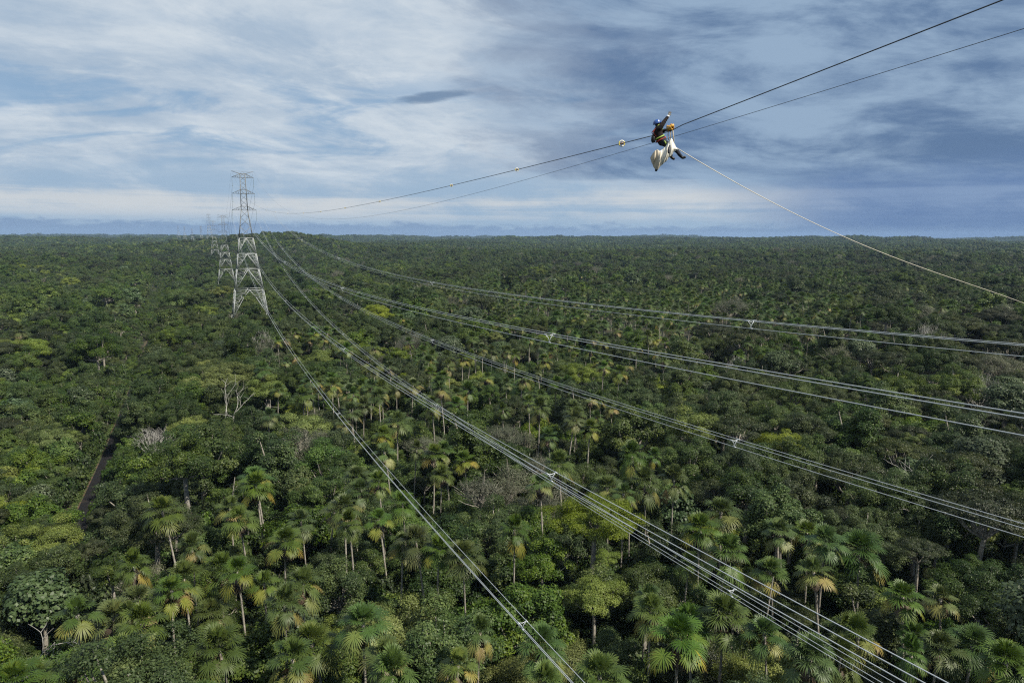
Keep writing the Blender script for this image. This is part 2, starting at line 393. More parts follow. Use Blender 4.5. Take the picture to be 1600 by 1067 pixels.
def fan_leaf(r, base, dirv, pet, blade, nseg, tone, droop, fold=1.0, width=.085):
    """one costapalmate leaf: petiole, then a round fan of narrow segments whose tips hang"""
    d = unit(np.array(dirv, float)); up = np.array([0, 0, 1.0]); side = unit(np.cross(d, up) + 1e-6); nrm = np.cross(side, d)
    V, Fc, T = [], [], []
    # petiole arches down a little
    pts = [base + d*pet*t + up*(-.16*droop*pet*t*t) for t in (0, .35, .7, 1)]
    w = .035
    for i, p in enumerate(pts):
        V += [p - side*w, p + side*w]; T += [max(tone-.1, 0)]*2
        if i: b = len(V)-4; Fc.append((b, b+1, b+3, b+2))
    hub = pts[-1]; d2 = unit(d + up*(-.32*droop)); side = unit(np.cross(d2, up) + 1e-6); nrm = np.cross(side, d2)
    for k in range(nseg):
        a = (k/(nseg-1)-.5)*2*math.radians(158)*fold + r.normal(0, .03)
        ln = blade*(1.0 - .28*(abs(a)/2.76)**2)*r.uniform(.86, 1.08)
        sdir = unit(d2*math.cos(a) + side*math.sin(a) + nrm*(.10*(k % 2) + .12*abs(math.sin(a))))
        across = unit(np.cross(sdir, nrm))
        for i, (t, wd, dr) in enumerate(((.05, .3, 0), (.45, 1, .02), (.78, .85, .14), (1.0, .12, .34))):
            p = hub + sdir*ln*t - up*(dr*ln*droop*r.uniform(.7, 1.2))
            ww = width*wd*.5
            V += [p - across*ww, p + across*ww]; T += [min(1, tone + .10*(i == 3) + r.normal(0, .03))]*2
            if i: b = len(V)-4; Fc.append((b, b+1, b+3, b+2))
    return V, Fc, T
def palm(seed, h=17, nleaf=22, dead=7, yellow=3, size=1.0, nseg=30):
    r = np.random.default_rng(seed)
    V, Fc, T = [], [], []
    DV, DF, DT = [], [], []
    lean = r.normal(0, 1.0, 2); top = np.array([lean[0], lean[1], h])
    order = np.linspace(0, 1, nleaf)
    for k in range(nleaf):
        q = order[k]                                      # 0 = youngest spear, 1 = oldest
        el = math.radians(82 - 118*q**.9 + r.normal(0, 9)); az = k*2.39996 + r.normal(0, .15)
        dv = (math.cos(az)*math.cos(el), math.sin(az)*math.cos(el), math.sin(el))
        old = q > 1 - yellow/nleaf
        tone = np.clip(.42 - .22*min(1, 2*q) + .22*q + r.normal(0, .07) + (r.uniform(.2, .46) if old else 0), 0, 1)
        a, b, c = fan_leaf(r, top + np.array([0, 0, .35*(1-q)]), dv, size*(.8+1.6*min(1, 1.5*q))*r.uniform(.8, 1.15), size*1.62*r.uniform(.85, 1.1), nseg, tone, .35+1.0*q, fold=.42+.60*min(1, q*3+.1), width=.14)
        o = len(V); V += a; Fc += [tuple(i+o for i in f) for f in b]; T += c
    for k in range(dead):
        az = r.uniform(0, 2*math.pi); el = math.radians(r.uniform(-80, -35))
        dv = (math.cos(az)*math.cos(el), math.sin(az)*math.cos(el), math.sin(el))
        a, b, c = fan_leaf(r, top - np.array([0, 0, .3]), dv, size*r.uniform(.7, 1.6), size*r.uniform(.8, 1.3), 22, r.uniform(.1, .9), 1.0, fold=r.uniform(.25, .5), width=.10)
        o = len(DV); DV += a; DF += [tuple(i+o for i in f) for f in b]; DT += c
    m = MB(); tw = .17
    m.tube([(0, 0, -.5), (lean[0]*.2, lean[1]*.2, h*.4), (lean[0]*.6, lean[1]*.6, h*.75), tuple(top)], [tw*1.15, tw, tw*.95, tw*1.1], 8, False)
    m.tube([tuple(top - np.array([0, 0, .9])), tuple(top - np.array([0, 0, .1]))], [.17, .28], 8)
    return (np.array(m.V), m.F), (np.array(V), np.array(Fc), np.array(T)), (np.array(DV), np.array(DF), np.array(DT))

def join_np(parts):
    """[(V,F,tone or None,material)] -> one prototype mesh for scattering"""
    VV, FF, TT, MI, mats, o = [], [], [], [], [], 0
    for V, Fc, T, m in parts:
        if not len(V): continue
        VV.append(V); FF += [tuple(int(i)+o for i in f) for f in Fc]; o += len(V)
        TT.append(np.zeros(len(V)) if T is None else T); MI += [len(mats)]*len(Fc); mats.append(m)
    return np.concatenate(VV), FF, np.concatenate(TT), MI, mats

# species: (name, label words, material, builder arguments, share)
SPEC = [
 ('round',   'dark green dense round-crowned',  'dark',  dict(R=5, H=5.6, trunk=9, nb=44, rb=1.22, leaf=.25, per=560)),
 ('lumpy',   'mid green lumpy-crowned',         'mid',   dict(R=4.6, H=5.8, trunk=8.5, nb=30, rb=1.35, leaf=.27, per=600, gap=.1)),
 ('olive',   'olive brown fine-leaved domed',   'olive', dict(R=5.2, H=5.0, trunk=10, nb=54, rb=1.08, leaf=.22, per=560, gap=.15)),
 ('flat',    'dark olive flat-topped umbrella', 'deep', dict(R=6.4, H=3.2, trunk=12, nb=46, rb=1.35, leaf=.24, per=600, shape='flat', flat=.40)),
 ('bright',  'bright yellow-green spreading',   'bright', dict(R=5.5, H=4.2, trunk=9.5, nb=46, rb=1.3, leaf=.24, per=560, flat=.55)),
 ('big',     'green large-leaved loose',        'mid',   dict(R=4.0, H=4.8, trunk=7.5, nb=28, rb=1.2, leaf=.36, per=330, wid=.7, gap=.1)),
 ('pale',    'pale silvery large-leaved',       'pale',  dict(R=4.2, H=3.4, trunk=8.5, nb=26, rb=1.5, leaf=.50, per=190, wid=.75, shape='tiers')),
 ('tall',    'deep green narrow upright',       'dark',  dict(R=3.2, H=6.4, trunk=7.5, nb=36, rb=1.1, leaf=.26, per=500)),
 ('thin',    'thin grey-green see-through',     'grey',  dict(R=4.6, H=4.0, trunk=9, nb=40, rb=1.3, leaf=.24, per=200, gap=.2, twigs=14)),
]
NV = 3                       # variants of each kind; variant 3 is a big old tree of the kind
PROTO = {}
for si, (nm, words_, mt, kw) in enumerate(SPEC):
    for v in range(NV):
        PROTO[nm, v] = broadleaf(100*si+v+1, **kw)
    PROTO[nm, 3] = broadleaf(100*si+50, **{**kw, 'R': kw['R']*1.65, 'H': kw['H']*1.45, 'trunk': kw['trunk']*1.5, 'nb': int(kw['nb']*1.9), 'rb': kw['rb']*1.18, 'per': int(kw['per']*1.3)})
def dims(k, R):
    """variant, scale and crown height for a tree of kind k and crown radius R"""
    kw = SP[k][3]
    if R > kw['R']*1.32: return 3, R/(kw['R']*1.65), (kw['trunk']*1.5 + kw['H']*1.45*.45)
    return int(rng.integers(0, NV)), R/kw['R'], kw['trunk'] + kw['H']*.45
SP = {s[0]: s for s in SPEC}
PALM_H = [17, 19, 15, 18, 16, 20, 19, 15, 14, 18]
PALM = [palm(900+v, h=PALM_H[v], dead=[9, 12, 5, 10, 7, 3, 14, 6, 2, 9][v], yellow=[4, 6, 2, 7, 4, 1, 5, 3, 0, 8][v], nleaf=[26, 23, 29, 25, 27, 30, 17, 21, 24, 20][v], size=[1, .95, 1.05, 1, .92, 1.08, .9, .82, .7, .98][v]) for v in range(10)]

# ------------------------------------------------------------------ where the trees stand
W3 = {'NB': (15.1, [-19.399, -35.423, 63.05, 1.269]), 'NT': (16.1, [-3.452, -28.188, 54.551, 4.887]), 'FB': (28.4, [-19.746, -31.755, 60.982, -0.203]),
      'FM': (28.0, [-10.022, -32.876, 54.771, 6.854]), 'FT': (27.8, [-3.232, -27.659, 60.044, -1.34]), 'NM': (15.8, [-10.241, -34.481, 57.669, 5.898]),
      'S1': (16.1, [4.355, -11.008, 26.863, 15.985]), 'S2': (28.0, [8.713, -30.952, 39.734, 18.71])}
TOWER_D, TOWER_X = 432.0, 21.7
# fan palms read off the photograph: crown centre, crown width (px)
PALMS_PX = """275 795 60;385 802 58;222 877 56;119 954 84;157 964 90;218 945 84;176 1016 92;109 1040 96;47 1049 96;205 985 88;295 907 66;342 888 66;266 926 66;380 892 66;366 1002 84;300 850 50;
476 617 36;547 612 36;566 631 34;578 603 34;718 617 34;621 657 44;611 702 46;673 710 50;702 702 44;557 736 46;600 755 46;412 743 56;476 816 44;507 797 56;552 814 60;604 812 56;633 788 50;440 845 66;621 854 60;666 845 60;680 855 58;728 857 62;466 916 70;410 902 60;571 968 86;566 1021 90;428 1035 86;604 1054 80;709 1045 76;
919 669 42;897 648 36;862 681 36;990 707 44;883 726 52;954 760 60;850 760 54;1014 750 50;1052 750 48;1097 826 72;1118 860 70;800 826 56;1018 959 70;1066 1002 108;1128 954 88;957 1049 90;852 1006 80;838 1040 80;
1231 826 68;1290 845 74;1354 864 80;1219 888 68;1426 940 74;1483 935 66;1309 973 76;1509 1016 80;1461 1011 70;1585 1025 84;1257 1016 80;1214 997 76;1352 1002 72;1437 1040 76;
655 560 28;700 556 28;742 545 26;868 598 32;905 640 34;760 590 30;812 604 30;640 600 32;520 590 30;935 560 28;985 545 26;1040 560 28;1090 548 26;860 545 26;790 640 34;742 660 36"""
trees = []       # dicts: x y z R kind variant seed
taken = {}
def cell(x, y): return (int(math.floor(x/8)), int(math.floor(y/8)))
def clash(x, y, R, f):
    cx, cy = cell(x, y)
    for i in range(cx-2, cx+3):
        for j in range(cy-2, cy+3):
            for (a, b, q) in taken.get((i, j), ()):
                if (a-x)**2 + (b-y)**2 < (f*(q+R))**2: return True
    return False
def take(x, y, R): taken.setdefault(cell(x, y), []).append((x, y, R))
def in_cut(x, y): return 296 < y < 1250 and abs(x - (-30.4 - (y-215)*.036)) < 7.5 + .008*y
def rel_az(x, y): return math.atan2(x, y) - YAW
def on_road(x, y, m):
    if y < 60 or y > 620: return False
    d_ = x - float(road_x(y))                              # the canopy closes over the road nearer than 158 m and beyond 300 m
    if y < 158 or y > 300: return y > 160 and abs(d_) < (3.2 if y < 330 else 2.0)
    return -(m+.2) < d_ < m - .1

palms = []
for s_ in PALMS_PX.replace('\n', '').split(';'):
    px, py, wpx = map(float, s_.split())
    hz = 18.0
    for _ in range(3):
        x, y = at_height(px, py, hz); hz = float(ground_z(x, y)) + 18.0 + 1.5*math.sin(px*7.1+py)
    dep = project((x, y, hz))[2]
    dia = min(max(wpx*dep/F, 4.6), 8.6)
    palms.append(dict(x=x, y=y, h=hz-float(ground_z(x, y)), dia=dia))
    take(x, y, 1.3)
for p in list(palms[:90]):
    if len(palms) < 160 and rng.uniform() < .5:
        a = rng.uniform(0, 6.28); q = rng.uniform(3.5, 7.5); x, y = p['x']+q*math.cos(a), p['y']+q*math.sin(a)
        if not clash(x, y, 1.6, .8): palms.append(dict(x=x, y=y, h=p['h']+rng.uniform(-3.5, 1), dia=p['dia']*rng.uniform(.75, 1.05))); take(x, y, 1.3)
n0 = len(palms)
while len(palms) < 290:                                  # more of the palm grove, smaller and farther
    a = rng.uniform(-.36, .42); r_ = math.sqrt(rng.uniform(175**2, 390**2)); x, y = r_*math.sin(a+YAW), r_*math.cos(a+YAW)
    if a > .2 and r_ < 280: continue
    if clash(x, y, 2.0, .9): continue
    palms.append(dict(x=x, y=y, h=rng.uniform(16, 21), dia=rng.uniform(5, 7.4))); take(x, y, 1.3)

def species_at(x, y):
    a = rel_az(x, y); r_ = math.hypot(x, y); u = rng.uniform()
    n1 = math.sin(x/37+1.3)*math.cos(y/43)+math.sin((x+y)/61)
    if a > .30: w = dict(round=.20, lumpy=.10, olive=.20, flat=.26, bright=.02, big=.05, pale=.04, tall=.07, thin=.06)  # darker kinds favoured on the right, standing in for cloud shade
    elif x < -27: w = dict(round=.20, lumpy=.36, olive=.07, flat=.02, bright=.08, big=.20, pale=.05, tall=.01, thin=.01)
    else: w = dict(round=.21, lumpy=.19, olive=.17, flat=.06, bright=.07, big=.11, pale=.05, tall=.08, thin=.06)
    if n1 > .8: w['olive'] *= 2; w['flat'] *= 1.6
    if n1 < -.8: w['bright'] *= 1.8; w['lumpy'] *= 1.4
    k = list(w); p = np.array([w[i] for i in k]); return k[int(np.searchsorted(np.cumsum(p/p.sum()), u))] if u < 1 else k[0]
SP = {s[0]: s for s in SPEC}
def add_tree(x, y, R, kind, h=None, force=False):
    if not force and (on_road(x, y, 3.2 + (.80*R if 158 <= y <= 300 else 0)) or (abs(x-TOWER_X) < 8+R*.6 and abs(y-TOWER_D) < 8+R*.6)): return False
    trees.append(dict(x=x, y=y, R=R, kind=kind, h=h)); take(x, y, R); return True
# trees that stand out in the photograph: crown centre px, crown radius (m), kind, height of crown (m)
for px, py, R, kind, hc in ((352, 580, 9.5, 'bright', 19), (300, 600, 6.5, 'bright', 16), (415, 600, 6.5, 'bright', 17), (330, 447, 11, 'olive', 20), (300, 470, 8, 'olive', 18), (500, 555, 6, 'bright', 17),
        (1500, 500, 13, 'flat', 20), (1440, 515, 10, 'flat', 18), (1560, 495, 12, 'flat', 20), (1585, 530, 9, 'flat', 17), (1395, 545, 9, 'olive', 16), (1540, 560, 8, 'flat', 17), (1420, 600, 8, 'round', 16),
        (700, 975, 5.6, 'lumpy', 15), (530, 900, 5, 'round', 14), (215, 765, 6.3, 'round', 12), (748, 762, 4.6, 'thin', 15), (1180, 720, 5.5, 'lumpy', 15), (1350, 820, 7.2, 'olive', 15), (1330, 715, 6.5, 'olive', 16), (1400, 700, 6.5, 'flat', 16),
        (1250, 760, 6, 'round', 16), (1010, 900, 5.2, 'olive', 14), (1080, 650, 6.5, 'round', 15), (1290, 640, 7, 'round', 16), (60, 800, 6.5, 'big', 10), (80, 620, 7, 'lumpy', 11), (120, 560, 7, 'lumpy', 12), (60, 930, 5, 'pale', 13), (410, 545, 6, 'thin', 18), (1000, 650, 5, 'lumpy', 15), (930, 920, 4.2, 'bright', 14), (1190, 1040, 5, 'bright', 11), (850, 860, 4.5, 'lumpy', 13), (1570, 700, 8, 'round', 16)):
    x, y = at_height(px, py, hc)
    gz = float(ground_z(x, y)); x, y = at_height(px, py, hc+gz)
    add_tree(x, y, R, kind, hc, True)
for dx, dy, R, kind, hc in ((-9, -22, 6, 'olive', 17), (0, -26, 6.5, 'round', 17), (8, -21, 6, 'olive', 17.5), (14, -28, 6, 'lumpy', 16), (-15, -14, 5.5, 'round', 18), (17, -12, 5.5, 'olive', 17), (-4, -38, 6, 'lumpy', 15), (4, -15, 5, 'olive', 16), (-20, -30, 7, 'olive', 17), (-28, -20, 8, 'deepround' if False else 'olive', 20)):
    add_tree(TOWER_X+dx, TOWER_D+dy, R, kind, hc+2.2, True)
NEAR = 330.0
tries = 0
for pas, (n_try, lo, hi, f) in enumerate(((5200, 5.4, 8.4, .72), (9000, 3.8, 5.6, .74), (16000, 2.3, 3.8, .74))):
    for _ in range(n_try):
        a = rng.uniform(-.80, .80); r_ = math.sqrt(rng.uniform(42**2, NEAR**2)); x, y = r_*math.sin(a+YAW), r_*math.cos(a+YAW)
        R = rng.uniform(lo, hi)
        if in_cut(x, y): R = min(R, rng.uniform(2.0, 3.0))
        elif x < -27: R = min(R, rng.uniform(2.8, 6.0))
        if clash(x, y, R, f*(.80 if x < -27 else 1)): continue
        add_tree(x, y, R, species_at(x, y))

# dead trees
DEADS = [dict(px=340, py=632, h=21, seed=3), dict(px=366, py=632, h=19, seed=5), dict(px=240, py=690, h=14.5, seed=11, broom=5.8), dict(px=1450, py=545, h=25, seed=12, broom=8.5), dict(px=20, py=1040, h=15, seed=7), dict(px=350, py=780, h=17, seed=21, pole=True),
         dict(px=1150, py=585, h=19, seed=14, broom=5), dict(px=1535, py=615, h=22, seed=16, broom=6), dict(px=1190, py=950, h=17, seed=22, pole=True), dict(px=410, py=535, h=22, seed=25, broom=6.5), dict(px=1440, py=770, h=17, seed=24), dict(px=145, py=545, h=16, seed=31, broom=4)]
for dct in DEADS:
    hh = dct['h']*.75
    x, y = at_height(dct['px'], dct['py'], hh); dct['x'], dct['y'] = x, y
    for t_ in trees:                                       # a dead tree stands in a gap
        if math.hypot(t_['x']-x, t_['y']-y) < t_['R']*.75 + dct.get('broom', 1.5)*.8 and (not t_['h'] or dct.get('broom')): t_['drop'] = True
        f_ = math.hypot(x, y); ahead = (t_['x']*x + t_['y']*y)/f_; off_ = abs(t_['x']*y - t_['y']*x)/f_
        if 0 < f_-ahead < 16 and off_ < t_['R']*.5 and t_['R'] > 4.2 and not t_['h']: t_['R'] = 4.0      # only lower trees stand before it
trees = [t_ for t_ in trees if not t_.get('drop')]

# size in view decides which trees are objects of their own
for t_ in trees:
    t_['var'], s, hc = dims(t_['kind'], t_['R'])
    if t_['h']: h_ = t_['h']
    else:
        R_ = t_['R']; palmy = min((math.hypot(p['x']-t_['x'], p['y']-t_['y']) for p in palms), default=99)
        h_ = 5.6 + 1.45*R_ + rng.normal(0, 2.4) + (1.8 if rel_az(t_['x'], t_['y']) > .30 else 0)
        if t_['x'] < -27: h_ = 5.2 + 1.2*R_ + rng.normal(0, 1.1)
        mid_ = -.42 < rel_az(t_['x'], t_['y']) < .22 and t_['x'] > -24
        if mid_: h_ -= 1.3
        if in_cut(t_['x'], t_['y']): h_ = rng.uniform(3.0, 5.5)
        if palmy < 8.5: h_ = min(h_, 10.5) - 1.4
    t_['s'], t_['gz'] = s, float(ground_z(t_['x'], t_['y']))
    t_['zc'] = t_['gz'] + h_; t_['z0'] = t_['zc'] - hc*s
    u, v, d_ = project((t_['x'], t_['y'], t_['zc'])) if math.cos(rel_az(t_['x'], t_['y'])) > .2 else (-999, 0, 1)
    t_['u'], t_['v'], t_['ru'] = u, v, t_['R']*F/d_
    m_ = t_['ru']*.6
    t_['seen'] = -m_ < u < 1600+m_ and v < 1067+m_
    t_['rz'] = rng.uniform(0, 2*math.pi)
gap_pts = [Vector((float(road_x(y_))+o_, y_, .3)) for y_ in range(180, 270, 6) for o_ in (-1.0, .1)]
def in_gap(x, y, z, R):
    C = Vector((0, 0, CAM_Z)); Q = Vector((x, y, z))
    if Q.y < 60 or abs(x+25) > 30: return False
    for g_ in gap_pts:
        d_ = g_ - C; k = max(0, min(1, (Q-C).dot(d_)/d_.dot(d_)))
        if (C + d_*k - Q).length < R: return True
    return False
trees = [t_ for t_ in trees if not in_gap(t_['x'], t_['y'], t_['zc'], t_['R']*.84)]
palms = [p for p in palms if not in_gap(p['x'], p['y'], p['h'], 2.5)]
cand = sorted([t_ for t_ in trees if t_['seen']], key=lambda t_: -t_['ru'])
own, rest = cand[:300], cand[300:] + [t_ for t_ in trees if not t_['seen']]

# ------------------------------------------------------------------ words that tell one tree from another
def wire_y(name, px):
    """image row of a conductor bundle at image column px"""
    X, c = W3[name]; best = None
    lo, hi = 6.0, 430.0
    for _ in range(40):
        mid = (lo+hi)/2; q = project((X, mid, CAM_Z + np.polyval(c[::-1], mid/432)))
        if q[0] > px: lo = mid
        else: hi = mid
    return q[1]
def zone(u, v):
    if u < 420:
        rx_ = project((float(road_x(240)), 240, 0))[0]
        if v > 1e9: pass
    g = None
    if v < 2000:
        ya = v if v > 545 else 545
        rp = np.interp(v, [560, 590, 650, 700, 780, 850, 890, 1067], [222, 212, 190, 175, 150, 118, 100, 40])
        if u < rp: return 'left of the road'
    if u < 410 or v > wire_y('NB', u): return 'right of the road'
    if v > wire_y('NM', u): return 'between the lowest cable bundles'
    if v > wire_y('FM', u): return 'above the second lowest cables'
    if v > wire_y('FT', u): return 'below the two topmost cables'
    return 'beyond the topmost cables'
def row(v): return 'front row' if v > 930 else 'near forest' if v > 780 else 'middle forest' if v > 640 else 'far forest'
ORD = ['leftmost', 'second', 'third', 'fourth', 'fifth', 'sixth', 'seventh', 'eighth', 'ninth', 'tenth', 'eleventh', 'twelfth', 'thirteenth', 'fourteenth', 'fifteenth', 'sixteenth', 'seventeenth', 'eighteenth', 'nineteenth', 'twentieth']
def label_all(items, noun):
    """items carry u, v, look; sets ['label']"""
    b = {}
    for it in items: b.setdefault((it['look'], row(it['v']), zone(it['u'], it['v'])), []).append(it)
    for (look, rw, zn), L in b.items():
        L.sort(key=lambda q: q['u'])
        for i, it in enumerate(L):
            base = f'{look} {noun}, {rw}, {zn}'.replace(' ,', ',')
            if len(L) == 1: it['label'] = base
            elif i == len(L)-1 and len(L) > 2: it['label'] = base + ', rightmost'
            elif i == 0: it['label'] = base + ', leftmost'
            else: it['label'] = base + f', {ORD[min(i, 19)]} from left'
for t_ in own: t_['look'] = SP[t_['kind']][1]
label_all(own, 'tree')

# ------------------------------------------------------------------ build the near trees
TREE_MESH = {}
for key, ((TV, TF), (CV, CF, CT)) in PROTO.items():
    a = mesh_obj('trunk', TV, TF, M['bark'], smooth=True, link=False); b = mesh_obj('crown', CV, CF, M[SP[key[0]][2]], tone=CT, link=False)
    TREE_MESH[key] = (a, b)
for t_ in own:
    r0 = empty('broadleaf_tree', (t_['x'], t_['y'], t_['z0']), t_['rz'], t_['s'])
    tag(r0, t_['label'], 'tree', 'broadleaf trees of the rainforest canopy')
    for src in TREE_MESH[t_['kind'], t_['var']]:
        c = src.copy(); COL.objects.link(c); c.parent = r0
PALM_MESH = []
for (T, C_, D_) in PALM:
    PALM_MESH.append((mesh_obj('trunk', T[0], T[1], M['bark'], smooth=True, link=False), mesh_obj('crown', C_[0], C_[1], M['palm'], tone=C_[2], link=False), mesh_obj('dead_fronds', D_[0], D_[1], M['dry'], tone=D_[2], link=False)))
PALM_LOOK = ['brown-skirted fan palm', 'fan palm with yellowing fronds', 'dense green fan palm', 'fan palm with yellow hanging fronds', 'fan palm with tan fronds', 'fresh green fan palm', 'sparse ragged fan palm', 'small-crowned fan palm', 'young small green fan palm', 'half yellow fan palm']
for i, p in enumerate(palms):
    p['var'] = int(rng.choice(10, p=[.14, .12, .12, .12, .11, .09, .08, .09, .05, .08])); H0 = PALM[p['var']][0][0][:, 2].max()
    p['gz'] = float(ground_z(p['x'], p['y'])); p['u'], p['v'], _ = project((p['x'], p['y'], p['gz']+p['h'])); p['look'] = PALM_LOOK[p['var']]
label_all(palms, '')
for p in palms:
    s = p['dia']/7.0
    r0 = empty('fan_palm', (p['x'], p['y'], p['gz']), rng.uniform(0, 6.28)); r0.scale = (s, s, s)
    h0 = PALM_H[p['var']]; r0.rotation_euler = (rng.normal(0, .045), rng.normal(0, .045), rng.uniform(0, 6.28))
    r0.location.z = p['gz'] + p['h'] - h0*s               # crown at the right height; the foot reaches or enters the soil
    if r0.location.z > p['gz']: r0.scale = (s, s, p['h']/h0); r0.location.z = p['gz']
    tag(r0, ' '.join(p['label'].replace('  ', ' ').split()), 'palm tree', 'fan palms rising from the forest')
    for src in PALM_MESH[p['var']]:
        c = src.copy(); COL.objects.link(c); c.parent = r0
for i, dct in enumerate(DEADS):
    bushy, pole = dct.get('broom'), dct.get('pole')
    if pole: V, Fc = tubes_np([([(0, 0, -.5), (.9, .1, dct['h']*.5), (2.3, .4, dct['h'])], [.17, .13, .08]), ([(1.6, .3, dct['h']*.78), (2.6, .9, dct['h']*.88)], [.06, .03])], 6)
    elif bushy: V, Fc = broom(dct['seed'], dct['h'], bushy)
    else: V, Fc = snag(dct['seed'], dct['h'], levels=4, nfork=2)
    gz = float(ground_z(dct['x'], dct['y']))
    o = mesh_obj('dead_tree', V, Fc, M['bark' if pole else 'dead']); o.location = (dct['x'], dct['y'], gz)
    u, v, _ = project((dct['x'], dct['y'], gz+dct['h']*.8)); dct['o'] = o
    dct['u'], dct['v'], dct['look'] = u, v, ('leafless grey twiggy' if bushy else 'bare leaning trunk of a' if pole else 'bleached white forked') + ' dead'
label_all(DEADS, 'tree')
for dct in DEADS: tag(dct['o'], dct['label'], 'dead tree', 'dead trees standing among the green')

# ------------------------------------------------------------------ scatter (only for what nobody could count)
def scatter(name, pts, rot, scl, idx, protos, label=None):
    lib = bpy.data.collections.new(name+'_kinds')
    for i, o in enumerate(protos): o.name = f'{name}_kind_{i:02d}'; lib.objects.link(o)
    me = bpy.data.meshes.new(name); me.vertices.add(len(pts)); me.vertices.foreach_set('co', np.asarray(pts, np.float32).ravel())
    for an, ty, val in (('rz', 'FLOAT', rot), ('kind_index', 'INT', idx)):
        a = me.attributes.new(an, ty, 'POINT'); a.data.foreach_set('value', np.asarray(val))
    a = me.attributes.new('size', 'FLOAT_VECTOR', 'POINT'); a.data.foreach_set('vector', np.asarray(scl, np.float32).ravel())
    o = bpy.data.objects.new(name, me); COL.objects.link(o); tag(o, kind='stuff')
    ng = bpy.data.node_groups.new(name, 'GeometryNodeTree')
    ng.interface.new_socket('Geometry', in_out='INPUT', socket_type='NodeSocketGeometry'); ng.interface.new_socket('Geometry', in_out='OUTPUT', socket_type='NodeSocketGeometry')
    n = ng.nodes; l = ng.links
    gi_, go = n.new('NodeGroupInput'), n.new('NodeGroupOutput'); iop = n.new('GeometryNodeInstanceOnPoints'); ci = n.new('GeometryNodeCollectionInfo')
    ci.inputs['Collection'].default_value = lib; ci.inputs['Separate Children'].default_value = True; ci.inputs['Reset Children'].default_value = True
    def attr(nm, ty):
        q = n.new('GeometryNodeInputNamedAttribute'); q.data_type = ty; q.inputs['Name'].default_value = nm; return q.outputs['Attribute']
    cx = n.new('ShaderNodeCombineXYZ'); l.new(attr('rz', 'FLOAT'), cx.inputs[2])
    l.new(gi_.outputs[0], iop.inputs['Points']); l.new(ci.outputs[0], iop.inputs['Instance']); iop.inputs['Pick Instance'].default_value = True
    l.new(attr('kind_index', 'INT'), iop.inputs['Instance Index']); l.new(cx.outputs[0], iop.inputs['Rotation']); l.new(attr('size', 'FLOAT_VECTOR'), iop.inputs['Scale'])
    l.new(iop.outputs[0], go.inputs[0])
    md = o.modifiers.new('scatter', 'NODES'); md.node_group = ng
    return o

forest_protos, fkeys = [], []
for (nm, words_, mt, kw) in SPEC:                          # the same trees with coarser foliage, for the distance
    for v in range(NV+1):
        k2 = dict(kw)
        if v == 3: k2.update(R=kw['R']*1.65, H=kw['H']*1.45, trunk=kw['trunk']*1.5, nb=int(kw['nb']*1.9), rb=kw['rb']*1.18, per=int(kw['per']*1.3))
        k2['per'] = max(30, int(k2['per']/3.2)); k2['leaf'] = kw['leaf']*1.7
        (TV, TF), (CV, CF, CT) = broadleaf(100*[q[0] for q in SPEC].index(nm)+(v+1 if v < 3 else 50), **k2)
        V, Fc, T, MI, mats = join_np([(TV, TF, None, M['bark']), (CV, CF, CT, M[mt])])
        forest_protos.append(mesh_obj('tree', V, Fc, mats, tone=T, midx=MI, link=False)); fkeys.append((nm, v+10))
for (nm, words_, mt, kw) in SPEC:
    for v in range(NV+1):
        (TV, TF), (CV, CF, CT) = PROTO[nm, v]
        V, Fc, T, MI, mats = join_np([(TV, TF, None, M['bark']), (CV, CF, CT, M[mt])])
        forest_protos.append(mesh_obj('tree', V, Fc, mats, tone=T, midx=MI, link=False)); fkeys.append((nm, v))
for v in range(3):
    T_, C_, D_ = PALM[(2, 5, 0)[v]]
    V, Fc, T, MI, mats = join_np([(T_[0], T_[1], None, M['bark']), (C_[0], C_[1], C_[2], M['palm']), (D_[0], D_[1], D_[2], M['dry'])])
    forest_protos.append(mesh_obj('palm', V, Fc, mats, tone=T, midx=MI, link=False)); fkeys.append(('palm', v))
# groves for the far forest: many small crowns side by side, coarse leaves
GROVE_R = 34
def grove(seed):
    r = np.random.default_rng(seed); parts = []
    for _ in range(46):
        a = r.uniform(0, 2*math.pi); q = math.sqrt(r.uniform())*GROVE_R; R = r.uniform(3.5, 7)
        cx, cy, cz = q*math.cos(a), q*math.sin(a), r.uniform(8, 14) + (r.uniform(4, 11) if r.uniform() < .12 else 0)
        k = 520; d = unit(r.normal(size=(k, 3)) + np.array([0, 0, .5]))
        lump = 1+.25*np.sin(d[:, 0]*4+a*9)*np.cos(d[:, 1]*4+a*5)
        P = np.array([cx, cy, cz]) + d*(R*lump*r.uniform(.8, 1.05, k))[:, None]*np.array([1, 1, .75])
        N = unit(d + np.array([0, 0, .4]) + r.normal(0, .45, (k, 3))); L = r.uniform(.9, 1.8, k)
        V, Fq = leaf_quads(P, N, L, L*.7, r); mt = M[['dark', 'mid', 'olive', 'dark', 'mid', 'bright'][r.integers(0, 6)]]
        parts.append((V, Fq, np.repeat(np.clip(r.uniform(0, .5)+r.normal(.2, .15, k), 0, 1), 4), mt))
    byM = {}
    for V, Fq, T, m in parts: byM.setdefault(m.name, []).append((V, Fq, T, m))
    mer = []
    for L in byM.values():
        o = 0; VV, FF, TT = [], [], []
        for V, Fq, T, m in L: VV.append(V); FF.append(Fq+o); TT.append(T); o += len(V)
        mer.append((np.concatenate(VV), np.concatenate(FF), np.concatenate(TT), L[0][3]))
    return join_np(mer)
for v in range(4):
    V, Fc, T, MI, mats = grove(5000+v)
    forest_protos.append(mesh_obj('grove', V, Fc, mats, tone=T, midx=MI, link=False)); fkeys.append(('grove', v))

